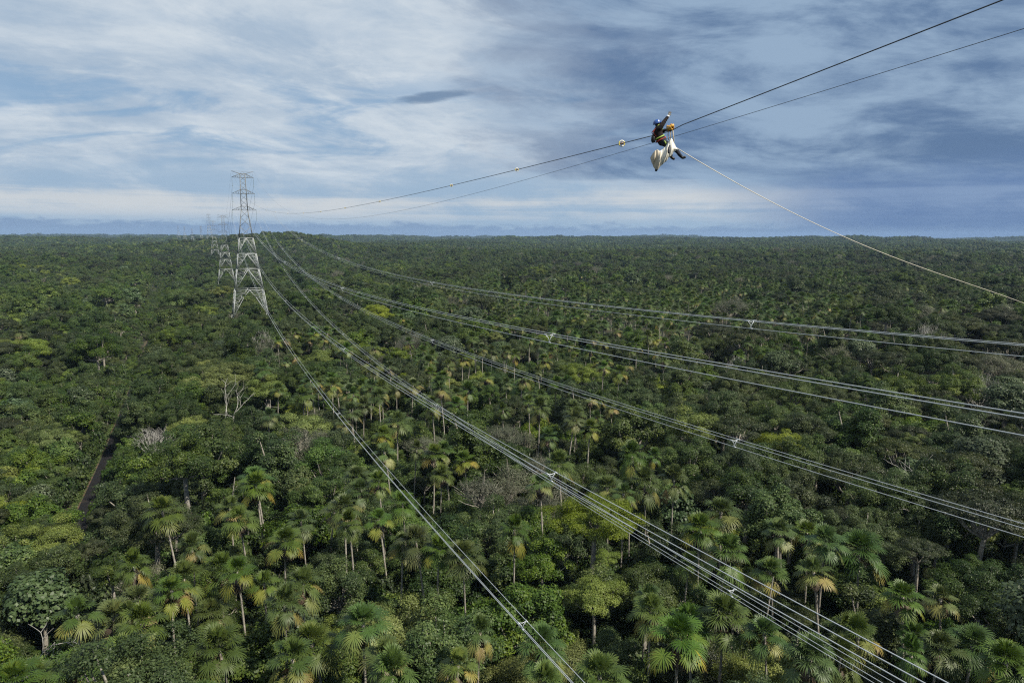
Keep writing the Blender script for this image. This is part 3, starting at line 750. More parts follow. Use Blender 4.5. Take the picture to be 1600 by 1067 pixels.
pts, rot, scl, idx = [], [], [], []
def put(x, y, z, rz, s, k): pts.append((x, y, z)); rot.append(rz); scl.append(s); idx.append(k)
FK = {k: i for i, k in enumerate(fkeys)}
for t_ in rest: put(t_['x'], t_['y'], t_['z0'], t_['rz'], (t_['s'],)*3, FK[t_['kind'], t_['var']])
# middle distance: one tree each, on a jittered grid that widens with distance
def ring(r0, r1, step, half, jit):
    nr = int((r1-r0)/step); out = []
    for i in range(nr):
        r_ = r0 + (i+.5)*step; n = int(2*half*r_/step)
        a = -half + (np.arange(n)+rng.uniform())*2*half/n + rng.normal(0, jit*step/r_, n)
        rr = r_ + rng.normal(0, jit*step, n)
        out.append(np.stack([rr*np.sin(a+YAW), rr*np.cos(a+YAW)], 1))
    return np.concatenate(out)
for (x, y) in np.concatenate([ring(NEAR+1, 1000, 9.0, .80, .40), ring(1000, 2000, 10.2, .76, .38)]):
    if on_road(x, y, 6) or (abs(x-TOWER_X) < 11 and abs(y-TOWER_D) < 11): continue
    a = rel_az(x, y); r_ = math.hypot(x, y); gz = float(ground_z(x, y))
    pp = .85*math.exp(-((a-.17)/.32)**2 - ((r_-520)/300)**2)
    pp *= 1.35 if math.sin(x/75)*math.cos(y/90)+.45 > 0 else .4
    if in_cut(x, y): pp = -1
    if rng.uniform() < pp + .03:
        s = rng.uniform(.75, 1.05); put(x, y, gz + rng.uniform(-1, 3.5), rng.uniform(0, 6.28), (s, s, s), FK['palm', int(rng.integers(0, 3))]); continue
    k = species_at(x, y)
    if k in ('bright', 'pale') and r_ > 430 and rng.uniform() < .65: k = 'lumpy' if math.sin(x/150)+math.cos(y/190) > 0 else 'olive'
    if math.sin(x/210+2)*math.cos(y/260) + .5*math.sin((x-y)/120) > .30 and rng.uniform() < .8: k = 'round' if rng.uniform() < .6 else 'flat'
    R = rng.uniform(3.4, 6.6) if rng.uniform() > .28 else rng.uniform(6.6, 10.5)
    if in_cut(x, y): R = rng.uniform(2.2, 3.4); k = 'lumpy'
    vv, s, hc = dims(k, R); h_ = 5.8 + 1.30*R + rng.normal(0, 2.6) + (6 if rng.uniform() < .03 else 0)
    if in_cut(x, y): h_ = rng.uniform(3.0, 5.5)
    put(x, y, gz + h_ - hc*s, rng.uniform(0, 6.28), (s,)*3, FK[k, vv + (10 if r_ > 430 else 0)])
for (x, y) in np.concatenate([ring(2000, 4500, 46, .74, .2), ring(4500, 9000, 60, .72, .2), ring(9000, 12300, 100, .70, .2)]):
    r_ = math.hypot(x, y); s = 1.0 if r_ < 4500 else 1.25 if r_ < 9000 else 1.9
    put(x, y, float(ground_z(x, y)), rng.uniform(0, 6.28), (s, s, (1.0 if r_ < 9000 else 1.3)*rng.uniform(.85, 1.2)), FK['grove', int(rng.integers(0, 4))])
scatter('distant_forest', pts, rot, scl, idx, forest_protos)

# undergrowth: low bushes under and between the trees
bush_protos = []
for v in range(4):
    (TV, TF), (CV, CF, CT) = broadleaf(700+v, R=2.0, H=1.8, trunk=1.3, nb=14, rb=.9, leaf=.42, per=70, gap=.1)
    V, Fc, T, MI, mats = join_np([(TV, TF, None, M['bark']), (CV, CF, CT, M['bush'])])
    bush_protos.append(mesh_obj('bush', V, Fc, mats, tone=T, midx=MI, link=False))
pts, rot, scl, idx = [], [], [], []
for (x, y) in ring(40, NEAR+40, 3.1, .82, .35):
    if on_road(x, y, 3.6): continue
    s = rng.uniform(.7, 1.5); put(x, y, float(ground_z(x, y)), rng.uniform(0, 6.28), (s, s, s*rng.uniform(.8, 1.7)), int(rng.integers(0, 4)))
scatter('undergrowth', pts, rot, scl, idx, bush_protos)
# grass on the road's edges
M['grass'] = leaf_mat('verge_grass_leaves', [(0, G(.04, .07, .012)), (.5, G(.075, .12, .02)), (1, G(.13, .17, .04))])
r = np.random.default_rng(77); k = 26000
yy = r.uniform(110, 420, k); side_ = np.where(r.uniform(size=k) < .62, -1, 1); off = side_*(2.2 + np.abs(r.normal(0, 1.2, k)))
xx = road_x(yy) + off; P = np.stack([xx, yy, ground_z(xx, yy) + r.uniform(.05, .5, k)], 1)
V, Fq = leaf_quads(P, unit(r.normal(size=(k, 3)) + np.array([0, 0, .6])), r.uniform(.3, .7, k), r.uniform(.15, .3, k), r)
tag(mesh_obj('verge_grass', V, Fq, M['grass'], tone=np.repeat(r.uniform(0, 1, k), 4)), kind='stuff')

# ------------------------------------------------------------------ towers
def lattice_parts():
    """one tower, foot at z=0; levels (z, half width)"""
    T = [(102.3, 1.35), (98.8, 1.42), (89.7, 1.55), (80.3, 1.75), (64.3, 3.75), (55.3, 5.0), (46.4, 6.0), (34.4, 7.7), (19.0, 9.75), (0.0, 12.3)]
    hw = lambda z: float(np.interp(z, [t[0] for t in T][::-1], [t[1] for t in T][::-1]))
    cor = lambda z: [Vector((sx*hw(z), sy*hw(z), z)) for sx, sy in ((-1, -1), (1, -1), (1, 1), (-1, 1))]
    low, up = MB(), MB()
    zs = [19.0, 34.4, 46.4, 55.3, 64.3]
    for i in range(4):
        for z0, z1 in zip(zs[:-1], zs[1:]): low.bar(cor(z0)[i], cor(z1)[i], .34)
        low.bar(cor(0)[i], cor(19.0)[i], .22)
        for z0, z1 in ((64.3, 80.3), (80.3, 100.9)): up.bar(cor(z0)[i], cor(z1)[i], .26)
    for i in range(4):
        j = (i+1) % 4
        for z0, z1 in zip(zs[:-1], zs[1:]):
            a0, b0, a1, b1 = cor(z0)[i], cor(z0)[j], cor(z1)[i], cor(z1)[j]; m = (a1+b1)/2
            low.bar(a1, b1, .27)
            kinked = z0 == 19.0
            for A0, A1 in ((a0, a1), (b0, b1)):
                if kinked:                                # open portal: the diagonal bends where it meets the strut
                    kn = m.lerp(A0, .30) + (A1-A0)*.06; kn = Vector((m.x*.55+A1.x*.45, m.y*.55+A1.y*.45, z1-4.4)); pts_ = [m, kn, A0]
                else: pts_ = [m, A0]
                for p, q in zip(pts_[:-1], pts_[1:]): low.bar(p, q, .20)
                def on_d(t):
                    if len(pts_) == 2: return pts_[0].lerp(pts_[1], t)
                    return pts_[0].lerp(pts_[1], t/.3) if t < .3 else pts_[1].lerp(pts_[2], (t-.3)/.7)
                n = 5 if not kinked else 7
                for k in range(1, n):
                    t = k/n; pd = on_d(t); zl = (A1.z-pd.z)/(A1.z-A0.z); pl = A1.lerp(A0, zl)
                    low.bar(pd, pl, .10)
                    t2 = (k-1)/n if k > 1 else .06; pd2 = on_d(t2); 
                    if k % 2: low.bar(pd2, pl, .10)
                    else: low.bar(pd, A1.lerp(A0, (A1.z-pd2.z)/(A1.z-A0.z)), .10)
        z = 64.3; k = 0
        while z < 100.5:
            st = max(2.6, hw(z)*1.75); z1 = min(z+st, 100.9)
            p = cor(z)[i], cor(z)[j]; q = cor(z1)[i], cor(z1)[j]
            up.bar(p[k % 2], q[(k+1) % 2], .13); up.bar(p[(k+1) % 2], q[k % 2], .07)
            z = z1; k += 1
        for z in (100.9, 98.8, 92.0, 89.7, 82.5, 80.3): up.bar(cor(z)[i], cor(z)[j], .16)
    arms = []
    for z, tipx, zu in ((98.8, 5.9, 100.9), (89.7, 6.1, 92.0), (80.3, 6.65, 82.5)):
        for s in (-1, 1):
            m = MB(); tip = Vector((s*tipx, 0, z))
            for sy in (-1, 1):
                a = Vector((s*hw(z), sy*hw(z), z)); b = Vector((s*hw(zu), sy*hw(zu), zu)); m.bar(a, tip, .15); m.bar(b, tip, .17)
                for t in (.3, .6): m.bar(a.lerp(tip, t), b.lerp(tip, t*.75), .07); m.bar(a.lerp(tip, t), b.lerp(tip, max(t-.3, 0)), .07)
            for t in (.3, .6): m.bar(Vector((s*hw(z), -hw(z), z)).lerp(tip, t), Vector((s*hw(z), hw(z), z)).lerp(tip, t), .07)
            arms.append(m)
    for s in (-1, 1):
        m = MB(); tip = Vector((s*5.95, 0, 102.3))
        for sy in (-1, 1): m.bar(Vector((s*1.35, sy*1.35, 100.9)), tip, .17)
        m.bar((s*1.0, 0, 102.2), tip, .08); m.bar((s*1.35, -1.35, 100.9), (0, 0, 102.2), .08); m.bar((0, 0, 102.2), (s*1.0, 0, 102.2), .08)
        arms.append(m)
    ins = []
    for z, tipx in ((98.8, 5.75), (89.7, 5.95), (80.3, 6.5)):
        for s in (-1, 1):
            m = MB(); n = 26
            m.tube([(s*tipx, 0, z), (s*tipx, 0, z-4.8)], .035, 5)
            for k in range(n): zz = z-.4-k*4.0/n; m.tube([(s*tipx, 0, zz), (s*tipx, 0, zz-.09)], [.07, .15], 8)
            m.box((s*tipx, 0, z-4.75), (.3, .12, .12)); ins.append(m)
    return low, up, arms, ins
low_, up_, arms_, ins_ = lattice_parts()
TP = [low_.build('lattice_base', M['steel'], link=False), up_.build('lattice_mast', M['mast'], link=False)] + [a.build('cross_arm', M['mast'], link=False) for a in arms_] + [a.build('insulator_string', M['glass'], link=False) for a in ins_]
TOWERS = [(21.7, 432, 0, 'nearest and tallest lattice pylon rising over the canopy'), (21.5, 947, 0, 'second lattice pylon, just left of and behind the nearest one'),
          (19, 1780, 0, 'third lattice pylon, small and left behind the second'), (13, 2420, 2, 'fourth lattice pylon, faint beside the third'),
          (-15, 3150, 10, 'fifth lattice pylon, faint above the far trees left of the fourth'), (-60, 3850, 12, 'sixth lattice pylon, tiny near the horizon left of the fifth'), (-110, 4500, 14, 'seventh lattice pylon, tiny on the horizon left of the sixth'), (-165, 5200, 14, 'eighth and farthest lattice pylon, a speck at the horizon')]
TZ = []
for i, (x, y, rz, lb) in enumerate(TOWERS):
    gz = 0.0 if i == 0 else float(ground_z(x, y)) if i > 1 else -11.0; TZ.append(gz)
    t0 = empty('transmission_tower', (x, y, gz), math.radians(rz)); tag(t0, lb, 'pylon', 'pylons of the power line')
    for p in TP:
        c = p.copy(); COL.objects.link(c); c.parent = t0

# ------------------------------------------------------------------ conductors
def wire_pt(name, Y):
    X, c = W3[name]; t = Y/432.0
    z = c[0]+c[1]*t+c[2]*t*t+c[3]*t**3
    if name == 'S1' and Y < 21.7: z = 3.93 + .0985*(21.7-Y)
    return Vector((X, Y, CAM_Z+z))
YS = np.unique(np.concatenate([np.linspace(-45, 60, 71), np.linspace(60, 432, 94)]))
TRI = ((-.25, .145), (.25, .145), (0, -.29))
SPACER_Y = [-34, 30.4, 90.3, 162, 227, 289, 352, 405]
BL = {'NB': 'lowest cable bundle, running from the pylon foot to the bottom edge right of centre', 'NM': 'cable bundle second from below, crossing to the bottom right corner above another bundle',
      'FB': 'cable bundle crossing under the second one and ending beside it near the bottom right', 'FM': 'middle cable bundle, leaving the right edge in the lower half',
      'NT': 'cable bundle second from top, with three widely parted wires at the right edge', 'FT': 'topmost cable bundle, leaving the right edge highest over the forest'}
for nm, lb in BL.items():
    b0 = empty('conductor_bundle', wire_pt(nm, 30.4)); tag(b0, lb, 'power cables', 'conductor bundles in front of the nearest pylon')
    o0 = Vector(b0.location)
    for dx, dz in TRI:
        m = MB(); m.tube([wire_pt(nm, float(y)) + Vector((dx, 0, dz)) - o0 for y in YS], .017, 6); m.build('conductor', M['alu'], b0, smooth=True)
    for j, y in enumerate(SPACER_Y):
        y = y + {'NB': 2, 'NT': 1, 'FT': -1}.get(nm, 0)
        m = MB(); P = [wire_pt(nm, y) + Vector((dx, 0, dz)) - o0 for dx, dz in TRI]; c = wire_pt(nm, y) - o0
        for a in range(3):
            p, q = P[a], P[(a+1) % 3]; bow = (p+q)/2 + ((p+q)/2 - c)*(-.45)
            m.tube([p, bow, q], .021, 5)
            m.tube([p + Vector((0, -.14, 0)), p + Vector((0, .14, 0))], .038, 6)
        m.build('spacer', M['alu'], b0)
for nm, lb, rr in (('S1', 'upper dark wire that carries the lineworker and the round markers', .016), ('S2', 'thin dark wire behind the lineworker, without markers', .013)):
    m = MB(); m.tube([wire_pt(nm, float(y)) for y in np.unique(np.concatenate([YS, [21.7]]))], rr, 6)
    tag(m.build('shield_wire', M['wire'], smooth=True), lb, 'wire', 'shield wires above the conductors')
def span_wire(a, b, sag, rr, n=24): 
    pts_ = [a.lerp(b, k/n) - Vector((0, 0, 4*sag*(k/n)*(1-k/n))) for k in range(n+1)]
    m = MB(); m.tube(pts_, rr, 4); return m
ATT = [(-5.75, 94.0), (5.75, 94.0), (-5.95, 84.9), (5.95, 84.9), (-6.5, 75.5), (6.5, 75.5), (-5.95, 102.3), (5.95, 102.3)]
nth_ = ['first', 'second', 'third', 'fourth', 'fifth', 'sixth', 'seventh', 'eighth']
for i in range(4):
    xa, ya, ra, _ = TOWERS[i]; xb, yb, rb_, _ = TOWERS[i+1]
    for k, (dx, dz) in enumerate(ATT):
        A = Vector((xa+dx, ya, TZ[i]+dz)); B = Vector((xb+dx, yb, TZ[i+1]+dz)); L = (B-A).length
        side_w = 'left' if dx < 0 else 'right'; lev = ['upper', 'upper', 'middle', 'middle', 'lower', 'lower', 'topmost', 'topmost'][k]
        sag = L*.048 if k < 6 else L*.04
        lb = f'far {lev} {"wire" if k > 5 else "cable"} on the {side_w} arms between the {nth_[i]} and {nth_[i+1]} pylons'
        if k > 5: tag(span_wire(A, B, sag, .02).build('shield_wire', M['wire']), lb, 'wire', 'shield wires above the conductors')
        else: tag(span_wire(A, B, sag, .05).build('conductor_bundle', M['wire']), lb, 'power cables', 'conductors between the far pylons')

# ------------------------------------------------------------------ round markers on the upper wire
M['yellow'] = principled('yellow_plastic', (.62, .52, .12), .45, spec=.4)
M['cream'] = principled('white_plastic', (.74, .74, .66), .45, spec=.4)
M['hub'] = principled('marker_hub', (.30, .20, .14), .6)
mk = [25.0, 35.6, 46.8, 68.7, 87.4, 107.2, 127, 152, 179, 206, 233, 262, 292, 322, 355, 388]
for i, y in enumerate(mk):
    p = wire_pt('S1', y); t0 = empty('line_marker', p)
    face = (Vector((0, 0, CAM_Z)) - p)
    t0.rotation_euler = (0, 0, math.radians(8*(i % 3))); t0.scale = (1, 1, 1) if i == 0 else (.72, .72, .72)
    lb = ('large yellow and white ring marker nearest the lineworker' if i == 0 else f'small yellow ring marker on the wire, {ORD[i]} from the lineworker')
    tag(t0, lb, 'wire marker', 'ring markers along the upper wire')
    def ring_mesh(R, r_, a0, a1, n=20):
        m = MB(); m.tube([(R*math.cos(a)*.9, -R*math.cos(a)*.42, R*math.sin(a)) for a in np.linspace(a0, a1, n)], r_, 6); return m
    for q in range(4): ring_mesh(.115, .026, q*math.pi/2+.785, (q+1)*math.pi/2+.785, 9).build('ring', M['cream'] if q % 2 == 0 else M['yellow'], t0, smooth=True)
    m = MB(); m.tube([(0, -.09, 0), (0, .09, 0)], .045, 8)
    for q in range(4): a = q*math.pi/2; m.bar((0, 0, 0), (.1*math.cos(a)*.9, -.1*math.cos(a)*.42, .1*math.sin(a)), .02)
    m.build('hub', M['hub'], t0)

# ------------------------------------------------------------------ lineworker
REF = wire_pt('S1', 21.7)
ux, uy, DEP = project(REF); PXM = F/DEP                     # pixels per metre at the worker
RIGHT = Vector((math.cos(YAW), -math.sin(YAW), 0)); FWD = Vector((math.sin(YAW), math.cos(YAW), 0)); UPV = Vector((0, 0, 1))
def wp(px, py, d=0.0):
    """place beside the wire, from its offset in the photograph; d metres farther off"""
    k = 1 + d/DEP
    return RIGHT*((px-ux)/PXM*k) + UPV*(-(py-uy)/PXM*k) + FWD*d
person = empty('person', REF); tag(person, 'lineworker in dark clothes and blue helmet sitting on the wire with one arm raised', 'person')
J = {}
def j(n, px, py, d, r_): J[n] = (wp(px, py, d), r_)
j('pelvis', 1034, 220.5, 0, .170); j('belly', 1030.0, 214, 0, .155); j('chest', 1026.8, 206.5, 0, .172); j('upper', 1027.5, 201.5, 0, .13); j('neck', 1027.6, 198.6, 0, .058); j('jaw', 1028.0, 195.6, 0, .078); j('skull', 1026.6, 193.4, 0, .098); j('crown', 1026.0, 191.2, 0, .07); j('nose', 1030.6, 194.8, .01, .018)
j('shA', 1030.2, 200.2, -.17, .078); j('elA', 1036.8, 190.5, -.14, .050); j('wrA', 1042.0, 183.8, -.10, .032); j('paA', 1043.3, 181.2, -.09, .036)
j('shB', 1030.6, 202.2, .17, .075); j('elB', 1036.4, 204.6, .20, .048); j('wrB', 1041.6, 202.4, .10, .032); j('paB', 1044.2, 201.8, .05, .036)
j('hiA', 1036.0, 222.5, -.11, .125); j('knA', 1046.2, 231.0, -.16, .070); j('caA', 1048.2, 238.0, -.14, .058); j('anA', 1049.0, 245.5, -.12, .042); j('toA', 1054.4, 248.8, -.14, .036)
j('hiB', 1037.0, 221.5, .11, .125); j('knB', 1053.0, 228.0, .14, .070); j('caB', 1060.5, 235.0, .14, .060); j('anB', 1069.3, 245.0, .14, .040); j('toB', 1074.0, 243.6, .12, .034)
E_ = [('pelvis', 'belly'), ('belly', 'chest'), ('chest', 'upper'), ('upper', 'neck'), ('neck', 'jaw'), ('jaw', 'skull'), ('skull', 'crown'), ('jaw', 'nose'), ('upper', 'shA'), ('shA', 'elA'), ('elA', 'wrA'), ('wrA', 'paA'), ('upper', 'shB'), ('shB', 'elB'), ('elB', 'wrB'), ('wrB', 'paB'),
      ('pelvis', 'hiA'), ('hiA', 'knA'), ('knA', 'caA'), ('caA', 'anA'), ('anA', 'toA'), ('pelvis', 'hiB'), ('hiB', 'knB'), ('knB', 'caB'), ('caB', 'anB'), ('anB', 'toB')]
def skin_mesh(J, E_, root, sub=1):
    names = list(J); me = bpy.data.meshes.new('tmp'); me.from_pydata([J[n][0] for n in names], [(names.index(a), names.index(b)) for a, b in E_], [])
    o = bpy.data.objects.new('tmp', me); COL.objects.link(o); md = o.modifiers.new('skin', 'SKIN'); md.use_smooth_shade = True
    for i, n in enumerate(names):
        me.skin_vertices[0].data[i].radius = (J[n][1], J[n][1]); me.skin_vertices[0].data[i].use_root = (n == root)
    s = o.modifiers.new('sub', 'SUBSURF'); s.levels = sub; s.render_levels = sub
    dg = bpy.context.evaluated_depsgraph_get(); ev = o.evaluated_get(dg); out = bpy.data.meshes.new_from_object(ev)
    V = np.array([v.co[:] for v in out.vertices]); Fc = [tuple(p.vertices) for p in out.polygons]
    bpy.data.objects.remove(o); return V, Fc
def fingers(base, wrist, side, n0, curl):
    """five fingers for the hand at joint `base`"""
    b = J[base][0]; d = (b - J[wrist][0]).normalized(); s = (side - d*side.dot(d)).normalized(); nr = d.cross(s)
    for k, (ln, off) in enumerate(((.075, -.030), (.088, -.010), (.082, .012), (.062, .032))):
        a = b + d*.045 + s*off; k1 = a + d*ln*.5 + nr*curl*.015 + s*off*.25; k2 = a + d*ln + nr*curl*.05 + s*off*.5
        J[f'{n0}{k}a'] = (a, .011); J[f'{n0}{k}b'] = (k1, .0095); J[f'{n0}{k}c'] = (k2, .008)
        E_.extend([(base, f'{n0}{k}a'), (f'{n0}{k}a', f'{n0}{k}b'), (f'{n0}{k}b', f'{n0}{k}c')])
    t1 = b - s*.045 + d*.005; t2 = t1 - s*.03 + d*.035
    J[n0+'ta'] = (t1, .013); J[n0+'tb'] = (t2, .010); E_.extend([(base, n0+'ta'), (n0+'ta', n0+'tb')])
fingers('paA', 'wrA', -RIGHT*.9 + UPV*.4, 'fA', .2); fingers('paB', 'wrB', UPV, 'fB', 1.5)
BV, BF = skin_mesh(J, E_, 'pelvis', 2)
M['skin'] = principled('skin', (.25, .14, .09), .6); M['navy'] = principled('dark_work_cloth', (.012, .015, .025), .85, noise=(14, (.024, .028, .042), .4, .65)); M['jacket'] = principled('dark_jacket_cloth', (.010, .008, .009), .9, noise=(9, (.026, .014, .014), .46, .66))
M['boot'] = principled('black_leather', (.012, .012, .013), .5); M['glove'] = principled('grey_glove', (.17, .16, .14), .8); M['helmet'] = principled('blue_helmet', (.025, .075, .26), .28, spec=.6); M['glint_and_cuff'] = principled('white_glint_and_cuff', (.8, .82, .84), .4)  # the white serves the helmet's painted highlight and the real wrist cuff
M['hair'] = principled('dark_hair', (.012, .01, .009), .7); M['lime'] = principled('hi_vis_lime', (.30, .42, .08), .6); M['red'] = principled('red_webbing', (.32, .05, .035), .6); M['strap'] = principled('tan_webbing', (.42, .36, .26), .7)
M['canvas'] = principled('white_canvas', (.70, .68, .60), .8, noise=(1.6, (.50, .45, .35), .5, .7)); M['rope'] = principled('pale_rope', (.62, .58, .48), .7); M['gear'] = principled('yellow_machine_paint', (.60, .33, .05), .45, spec=.45, noise=(9, (.45, .22, .04), .45, .7))
mesh_obj('body', BV, BF, M['skin'], person, smooth=True)
names_j = list(J); JP = np.array([J[n][0] for n in names_j])
def seg_of(c):
    """the joint nearest a surface point"""
    best, bd = None, 1e9
    for a, b in E_:
        A, B = np.array(J[a][0]), np.array(J[b][0]); t = np.clip(np.dot(c-A, B-A)/max(np.dot(B-A, B-A), 1e-9), 0, 1); dd = np.linalg.norm(c-A-t*(B-A)) / max(J[a][1]*(1-t)+J[b][1]*t, .012)
        if dd < bd: bd, best = dd, (a, b, t)
    return best
fc = np.array([BV[list(f)].mean(0) for f in BF]); SEG = [seg_of(c) for c in fc]
vn = np.zeros_like(BV)
for f in BF:
    n_ = np.cross(BV[f[1]]-BV[f[0]], BV[f[2]]-BV[f[0]])
    for i in f: vn[i] += n_
vn = unit(vn)
def garment(name, keep, off, mat, wob=0.0, parent=None):
    sel = [i for i, s_ in enumerate(SEG) if keep(s_)]; used = sorted({v for i in sel for v in BF[i]}); mp = {v: k for k, v in enumerate(used)}
    V = BV[used] + vn[used]*(off + wob*np.sin(BV[used]@np.array([41., 37., 53.])))[:, None]
    return mesh_obj(name, V, [tuple(mp[v] for v in BF[i]) for i in sel], mat, parent or person, smooth=True)
arm = lambda s_: s_[0] in ('shA', 'elA', 'shB', 'elB') and not (s_[0][:2] == 'el' and s_[2] > .86)
garment('jacket', lambda s_: (s_[0], s_[1]) in (('belly', 'chest'), ('chest', 'upper'), ('upper', 'shA'), ('upper', 'shB')) or (s_[0] == 'pelvis' and s_[1] == 'belly') or arm(s_) or (s_[:2] == ('upper', 'neck') and s_[2] < .4), .022, M['jacket'], .006)
garment('trousers', lambda s_: s_[:2] in (('pelvis', 'hiA'), ('pelvis', 'hiB'), ('hiA', 'knA'), ('hiB', 'knB'), ('knA', 'caA'), ('knB', 'caB')) or (s_[0] in ('caA', 'caB') and s_[2] < .75) or (s_[:2] == ('pelvis', 'belly') and s_[2] < .3), .018, M['navy'], .006)
for q in 'AB':
    garment('boot', lambda s_: s_[0] == 'an'+q or (s_[0] == 'ca'+q and s_[2] >= .6), .016, M['boot'])
    garment('glove', lambda s_: s_[0][:2] == 'f'+q or s_[0] == 'pa'+q or s_[0] == 'wr'+q, .004, M['glove'])
garment('hair', lambda s_: s_[0] in ('skull',) or (s_[:2] == ('jaw', 'skull') and s_[2] > .6), .012, M['hair'])
def ellipsoid(m, c, ax, ay, az_, nu=20, nv=12, v0=0.0):
    V = []
    for i in range(nv+1):
        f_ = v0 + (math.pi/2-v0)*i/nv
        for k in range(nu): a = 2*math.pi*k/nu; V.append(Vector(c) + ax*(math.cos(a)*math.cos(f_)) + ay*(math.sin(a)*math.cos(f_)) + az_*math.sin(f_))
    m.add(V, [(i*nu+k, i*nu+(k+1) % nu, (i+1)*nu+(k+1) % nu, (i+1)*nu+k) for i in range(nv) for k in range(nu)])
hc_ = wp(1026.2, 193.2); hup = (UPV*.95 - RIGHT*.28).normalized(); hf = (RIGHT*.95 + UPV*.28).normalized()
m = MB(); ellipsoid(m, hc_, hf*.150, FWD*.125, hup*.135, v0=-.12)
m.tube([hc_ + hf*.150*math.cos(a) + FWD*.128*math.sin(a) - hup*.012 for a in np.linspace(0, 6.283, 25)], .012, 6)
pk = [hc_ + hf*(.150*math.cos(a)+(.05*max(0, math.cos(a))**.5 if abs(a) < 1.2 else 0)) + FWD*.125*math.sin(a) - hup*.02 for a in np.linspace(-1.1, 1.1, 9)]; m.tube(pk, .016, 6)
hel = m.build('helmet', M['helmet'], person, smooth=True)
m = MB(); ellipsoid(m, hc_ + hf*.055 - FWD*.062 + hup*.062, (hf*.8-hup*.3)*.05, (hup*.5+FWD*.4)*.04, (hup*.65+hf*.3-FWD*.7)*.035, 12, 6, v0=-.3); m.build('glint_and_cuff', M['glint_and_cuff'], hel, smooth=True)  # white patch paints the sun's highlight onto the helmet
m = MB(); 
for s_ in (-1, 1):
    ellipsoid(m, wp(1027.0, 195.4) + FWD*s_*.088, hf*.02, FWD*.012*s_, UPV*.032, 10, 6, v0=-1.5)
m.build('ear', M['skin'], person, smooth=True)
wa = (J['paA'][0]-J['wrA'][0]).normalized(); m = MB(); m.tube([J['wrA'][0]+wa*(-.02), J['wrA'][0]+wa*.035], [.046, .044], 10); m.build('cuff', M['glint_and_cuff'], person, smooth=True)
# harness: belt, shoulder and leg loops
def loop(c, a, b, r_, name, mat, n=24, parent=None):
    m = MB(); m.tube([c + a*math.cos(t) + b*math.sin(t) for t in np.linspace(0, 2*math.pi, n)], r_, 6); return m.build(name, mat, parent or person, smooth=True)
spine = (J['chest'][0]-J['pelvis'][0]).normalized(); acr = spine.cross(FWD).normalized()
loop(J['belly'][0] - spine*.03, acr*.185, FWD*.185, .026, 'waist_belt', M['lime']); loop(J['pelvis'][0] + spine*.06, acr*.19, FWD*.19, .028, 'waist_belt', M['red'])
loop(J['shA'][0] - (J['upper'][0]-J['shA'][0])*(-.1), spine*.10, acr*.09, .02, 'shoulder_strap', M['lime']); loop(J['hiA'][0].lerp(J['knA'][0], .25), spine*.125, FWD*.12, .022, 'leg_loop', M['lime'])
for s_ in (-1, 1):
    m = MB(); m.tube([J['belly'][0] - acr*.18*0 + FWD*s_*.12 - RIGHT*.14, J['chest'][0] + FWD*s_*.12 - RIGHT*.175, J['upper'][0] + FWD*s_*.11 + UPV*.10], .018, 6); m.build('chest_strap', M['red'], person, smooth=True)

def at_ref(name, label, cat): o = empty(name, REF); return tag(o, label, cat)
# yellow trolley the worker holds, on the wire
wd = (wire_pt('S1', 20)-wire_pt('S1', 23)).normalized()
tro = at_ref('cable_trolley', 'yellow pulley trolley riding on the wire in front of the lineworker', 'trolley')
cx_ = wp(1047.0, 200.4)
Rw = Matrix((wd, wd.cross(UPV).normalized(), wd.cross(UPV).normalized().cross(wd))).transposed()
m = MB()
for s_ in (-1, 1): m.box(cx_ + Rw @ Vector((0, s_*.06, -.01)), (.15, .012, .085), Rw)
m.box(cx_ + Rw @ Vector((0, 0, -.075)), (.12, .05, .02), Rw); m.build('frame', M['gear'], tro)
for s_ in (-1, 1):
    m = MB(); c = cx_ + Rw @ Vector((s_*.11, 0, .055)); m.tube([c + Rw @ Vector((0, -.045, 0)), c + Rw @ Vector((0, -.012, 0)), c + Rw @ Vector((0, .012, 0)), c + Rw @ Vector((0, .045, 0))], [.075, .05, .05, .075], 16); m.build('pulley_wheel', M['gear'], tro)
m = MB(); m.tube([cx_ + Rw @ Vector((-.15, 0, 0)), cx_ + Rw @ Vector((-.24, 0, .01))], .018, 6); m.build('handle', M['strap'], tro)
# slings from the trolley down to the seat
for i, (a, b, lb) in enumerate((((1044.6, 203.5, .03), (1045.2, 219.0, -.02), 'leftmost tan sling hanging from the yellow trolley'), ((1048.2, 203.5, .04), (1048.6, 220.5, .05), 'middle tan sling hanging from the yellow trolley'), ((1051.2, 202.5, .03), (1054.6, 231.0, .10), 'rightmost and longest tan sling, from the yellow trolley to the knee'))):
    m = MB(); A, B = wp(*a), wp(*b); m.tube([REF+A, REF+A.lerp(B, .5)+RIGHT*.02*(i-1), REF+B], .016 if i < 2 else .022, 6); tag(m.build('sling', M['strap'], smooth=True), lb, 'sling', 'slings under the trolley')
# tool pouch on the back of the belt
tp = at_ref('tool_pouch', 'black tool pouch hanging from the back of the harness belt', 'pouch')
m = MB(); c = wp(1021.3, 219.5, -.05)
m.tube([c + UPV*.20, c + UPV*.10 - RIGHT*.01, c - UPV*.03 - RIGHT*.01, c - UPV*.075 + RIGHT*.01], [.055, .085, .085, .05], 10); m.build('pouch_bag', M['boot'], tp, smooth=True)
m = MB(); m.tube([c + UPV*.19 + RIGHT*.03, wp(1024.0, 214.8, -.08)], .02, 6); m.build('pouch_strap', M['boot'], tp)
